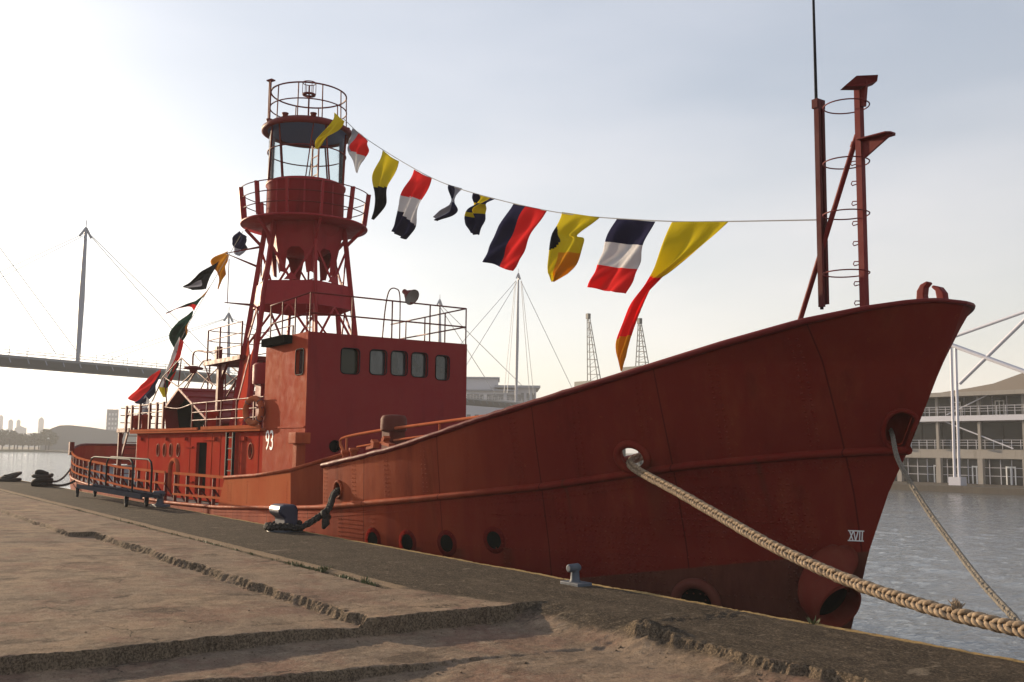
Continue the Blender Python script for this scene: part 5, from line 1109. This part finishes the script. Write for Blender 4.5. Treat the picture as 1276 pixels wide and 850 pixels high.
# two dockside cranes
M_crane = mat('crane grey green steel', (.05, .055, .055), .6)
def crane(px_t, py_t, px_l, px_r, py_b, label):
    T = at(px_t, py_t, 'y', 108); Lb = at(px_l, py_b, 'y', 108); Rb = at(px_r, py_b, 'y', 108); o = thing('dock_crane', label, 'crane', ((Lb[0] + Rb[0]) / 2, 108, FQ), 'lattice dock cranes on the far quay')
    m = MB(); c_ = [[Lb + (0, d, 0) for d in (-.35, .35)], [Rb + (0, d, 0) for d in (-.35, .35)]]; t_ = [[T + (-.12, d, 0) for d in (-.15, .15)], [T + (.12, d, 0) for d in (-.15, .15)]]
    f = lambda i, j, u: c_[i][j] + (t_[i][j] - c_[i][j]) * u
    for i in (0, 1):
        for j in (0, 1): m.bar(f(i, j, 0), f(i, j, 1), .11)
    for k in range(9):
        u = k / 9; 
        for j in (0, 1): m.bar(f(0, j, u), f(1, j, u), .08)
        for i in (0, 1): m.bar(f(i, 0, u), f(i, 1, u), .06)
        m.bar(f(0, 0, u), f(1, 1, u + 1 / 9), .04)
    m.box(T[0] - .3, T[0] + .3, 107.7, 108.3, T[2] - .6, T[2] + .3); m.build('jib', M_crane, o)
    m = MB(); x0, x1 = min(Lb[0], Rb[0]) - 1.5, max(Lb[0], Rb[0]) + 1.5; m.box(x0, x1, 106, 110, 8, Lb[2]); 
    for x in (x0 + .2, x1 - .2):
        for y in (106.2, 109.8): m.bar((x, y, FQ), (x, y, 8), .5)
    m.build('cab_and_portal', M_crane, o)
crane(733, 393, 734, 747, 476, 'lattice jib crane on the far quay between the banded flag and hull'); crane(797, 399, 794, 807, 458, 'lattice jib crane on the far quay partly behind the red streamer')

# ------------------------------------------------------------------ far end of the dock
M_land = mat('far bank grass and trees', (.09, .095, .06), .9, 0, .1); M_dome = mat('hangar roof cladding', (.13, .13, .14), .6); M_tower = mat('tower block render', (.26, .26, .28), .6); M_hazepale = mat('haze pale tower render', (.62, .62, .62), .6)  # skyline walls whitened: distance haze put into their colour
structure(MB().box(-1980, -556, -140, 101, -4, FQ + .4).build('far_shore', M_land))
def rad(px, d, z=0.): P = CF * FPX + CR * (px - 638); P = P / math.hypot(P[0], P[1]) * d; return np.array((P[0], P[1], z))
hang = thing('hangar', 'low wide curved roof hall across the water at far left', 'building', tuple(rad(105, 640, FQ))); c0 = rad(58, 630); c1 = rad(190, 630); dd = c1 - c0; nn = np.array((-dd[1], dd[0], 0)); nn /= np.linalg.norm(nn); nn *= np.sign(nn @ c0)
m = MB(); pr = [(0, -2), (0, 7.0), (.04, 8.8), (.10, 10.8), (.17, 12.4), (.26, 12.6), (.45, 11.6), (.75, 9.0), (1, 7.5), (1, -2)]; m.prism([c0 + dd * u + (0, 0, z) for u, z in pr], nn * 60); m.build('shell', M_dome, hang)
tri = MB(); a = rad(63, 600, 2.0); b = rad(74, 600, 6.5); e = rad(60, 600, 6.5); tri.prism([a + (0, 0, 0) + (b - a) * .45 * np.array((1, 1, 0)), b, e], (-3, 0, 0)); tag(tri.build('signboard', M_white), 'small pale triangular board on the far shore', 'sign')
tb = thing('tower_block', 'plain pale tower block beyond the curved hall', 'building', tuple(rad(146, 700, FQ))); m = MB(); a = rad(138, 700); b = rad(152.5, 700); e = (b - a); n2 = np.array((-e[1], e[0], 0)); m.prism([a + (0, 0, -2), b + (0, 0, -2), b + (0, 0, 24.5), a + (0, 0, 24.5)], n2); m.build('wall', M_tower, tb)
for r_ in range(7):
    for q_ in range(3): p = a + e * (.18 + .27 * q_); m = MB(); m.prism([p + (0, 0, 2.5 + 3 * r_), p + e * .15 + (0, 0, 2.5 + 3 * r_), p + e * .15 + (0, 0, 4 + 3 * r_), p + (0, 0, 4 + 3 * r_)], -n2 * .01); m.build('window', M_hazepale, tb)
rg = random.Random(3)
def far_tree(x, y, h, w, label):
    o = thing('tree', label, 'tree', (x, y, FQ + .4), 'trees on the far shore'); MB().tube([(x, y, FQ + .3), (x, y, h * .5)], [.4, .2], 6).build('trunk', M_dark, o); m = MB()
    for k in range(260):
        th = rg.uniform(0, 6.28); ph = math.acos(rg.uniform(-1, 1)); r = rg.uniform(.45, 1) ** .5; p = np.array((x + w * r * math.sin(ph) * math.cos(th), y + w * r * math.sin(ph) * math.sin(th), h * .55 + h * .45 * r * math.cos(ph))); a = np.array([rg.gauss(0, 1) for _ in range(3)]); b = np.array([rg.gauss(0, 1) for _ in range(3)]); a *= .7 / np.linalg.norm(a); b *= .7 / np.linalg.norm(b); m.add([p - a, p + b, p + a, p - b], [(0, 1, 2, 3)])
    m.build('crown', M_land, o)
for k in range(13):
    p = rad(-6 + k * 6.3 + rg.uniform(-2, 2), 580 + rg.uniform(-8, 30)); far_tree(p[0], p[1], rg.uniform(6, 10), rg.uniform(3.2, 5), 'hazy tree in the low row on the far shore')
# faint skyline
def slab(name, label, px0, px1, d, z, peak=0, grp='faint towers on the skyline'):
    a, b = rad(px0, d, -2), rad(px1, d, -2); e = b - a; n2 = np.array((-e[1], e[0], 0)); n2 = n2 / np.linalg.norm(n2) * min(30, np.linalg.norm(e)); o = thing(name, label, 'building', tuple((a + b) / 2), grp); m = MB(); top = [b + (0, 0, z)] + ([(a + b) / 2 + (0, 0, z + peak)] if peak else []) + [a + (0, 0, z)]; m.prism([a, b] + top, n2); m.build('wall', M_hazepale, o)
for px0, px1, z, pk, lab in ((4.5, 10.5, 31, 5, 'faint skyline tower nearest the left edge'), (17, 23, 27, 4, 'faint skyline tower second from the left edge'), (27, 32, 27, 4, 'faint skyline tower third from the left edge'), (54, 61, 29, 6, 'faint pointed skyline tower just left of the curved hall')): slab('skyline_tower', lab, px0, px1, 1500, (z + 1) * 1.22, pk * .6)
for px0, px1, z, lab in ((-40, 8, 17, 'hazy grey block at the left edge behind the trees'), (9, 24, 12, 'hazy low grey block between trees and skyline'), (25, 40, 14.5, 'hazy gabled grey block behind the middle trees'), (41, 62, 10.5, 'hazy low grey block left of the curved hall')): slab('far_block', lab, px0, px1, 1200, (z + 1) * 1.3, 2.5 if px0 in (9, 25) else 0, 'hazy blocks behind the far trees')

# ------------------------------------------------------------------ haze
hz = MB().box(-2000, 140, -150, 720, -7, 52).build('haze', mat('haze', (1, 1, 1))); hm = hz.data.materials[0]; t = hm.node_tree; t.nodes.clear(); o = N(t, 'ShaderNodeOutputMaterial'); v = N(t, 'ShaderNodeVolumePrincipled')
v.inputs['Color'].default_value = (.96, .95, .93, 1); v.inputs['Density'].default_value = .00055; v.inputs['Anisotropy'].default_value = .0; t.links.new(v.outputs['Volume'], o.inputs['Volume']); hz['kind'] = 'stuff'; hz.display_type = 'WIRE'
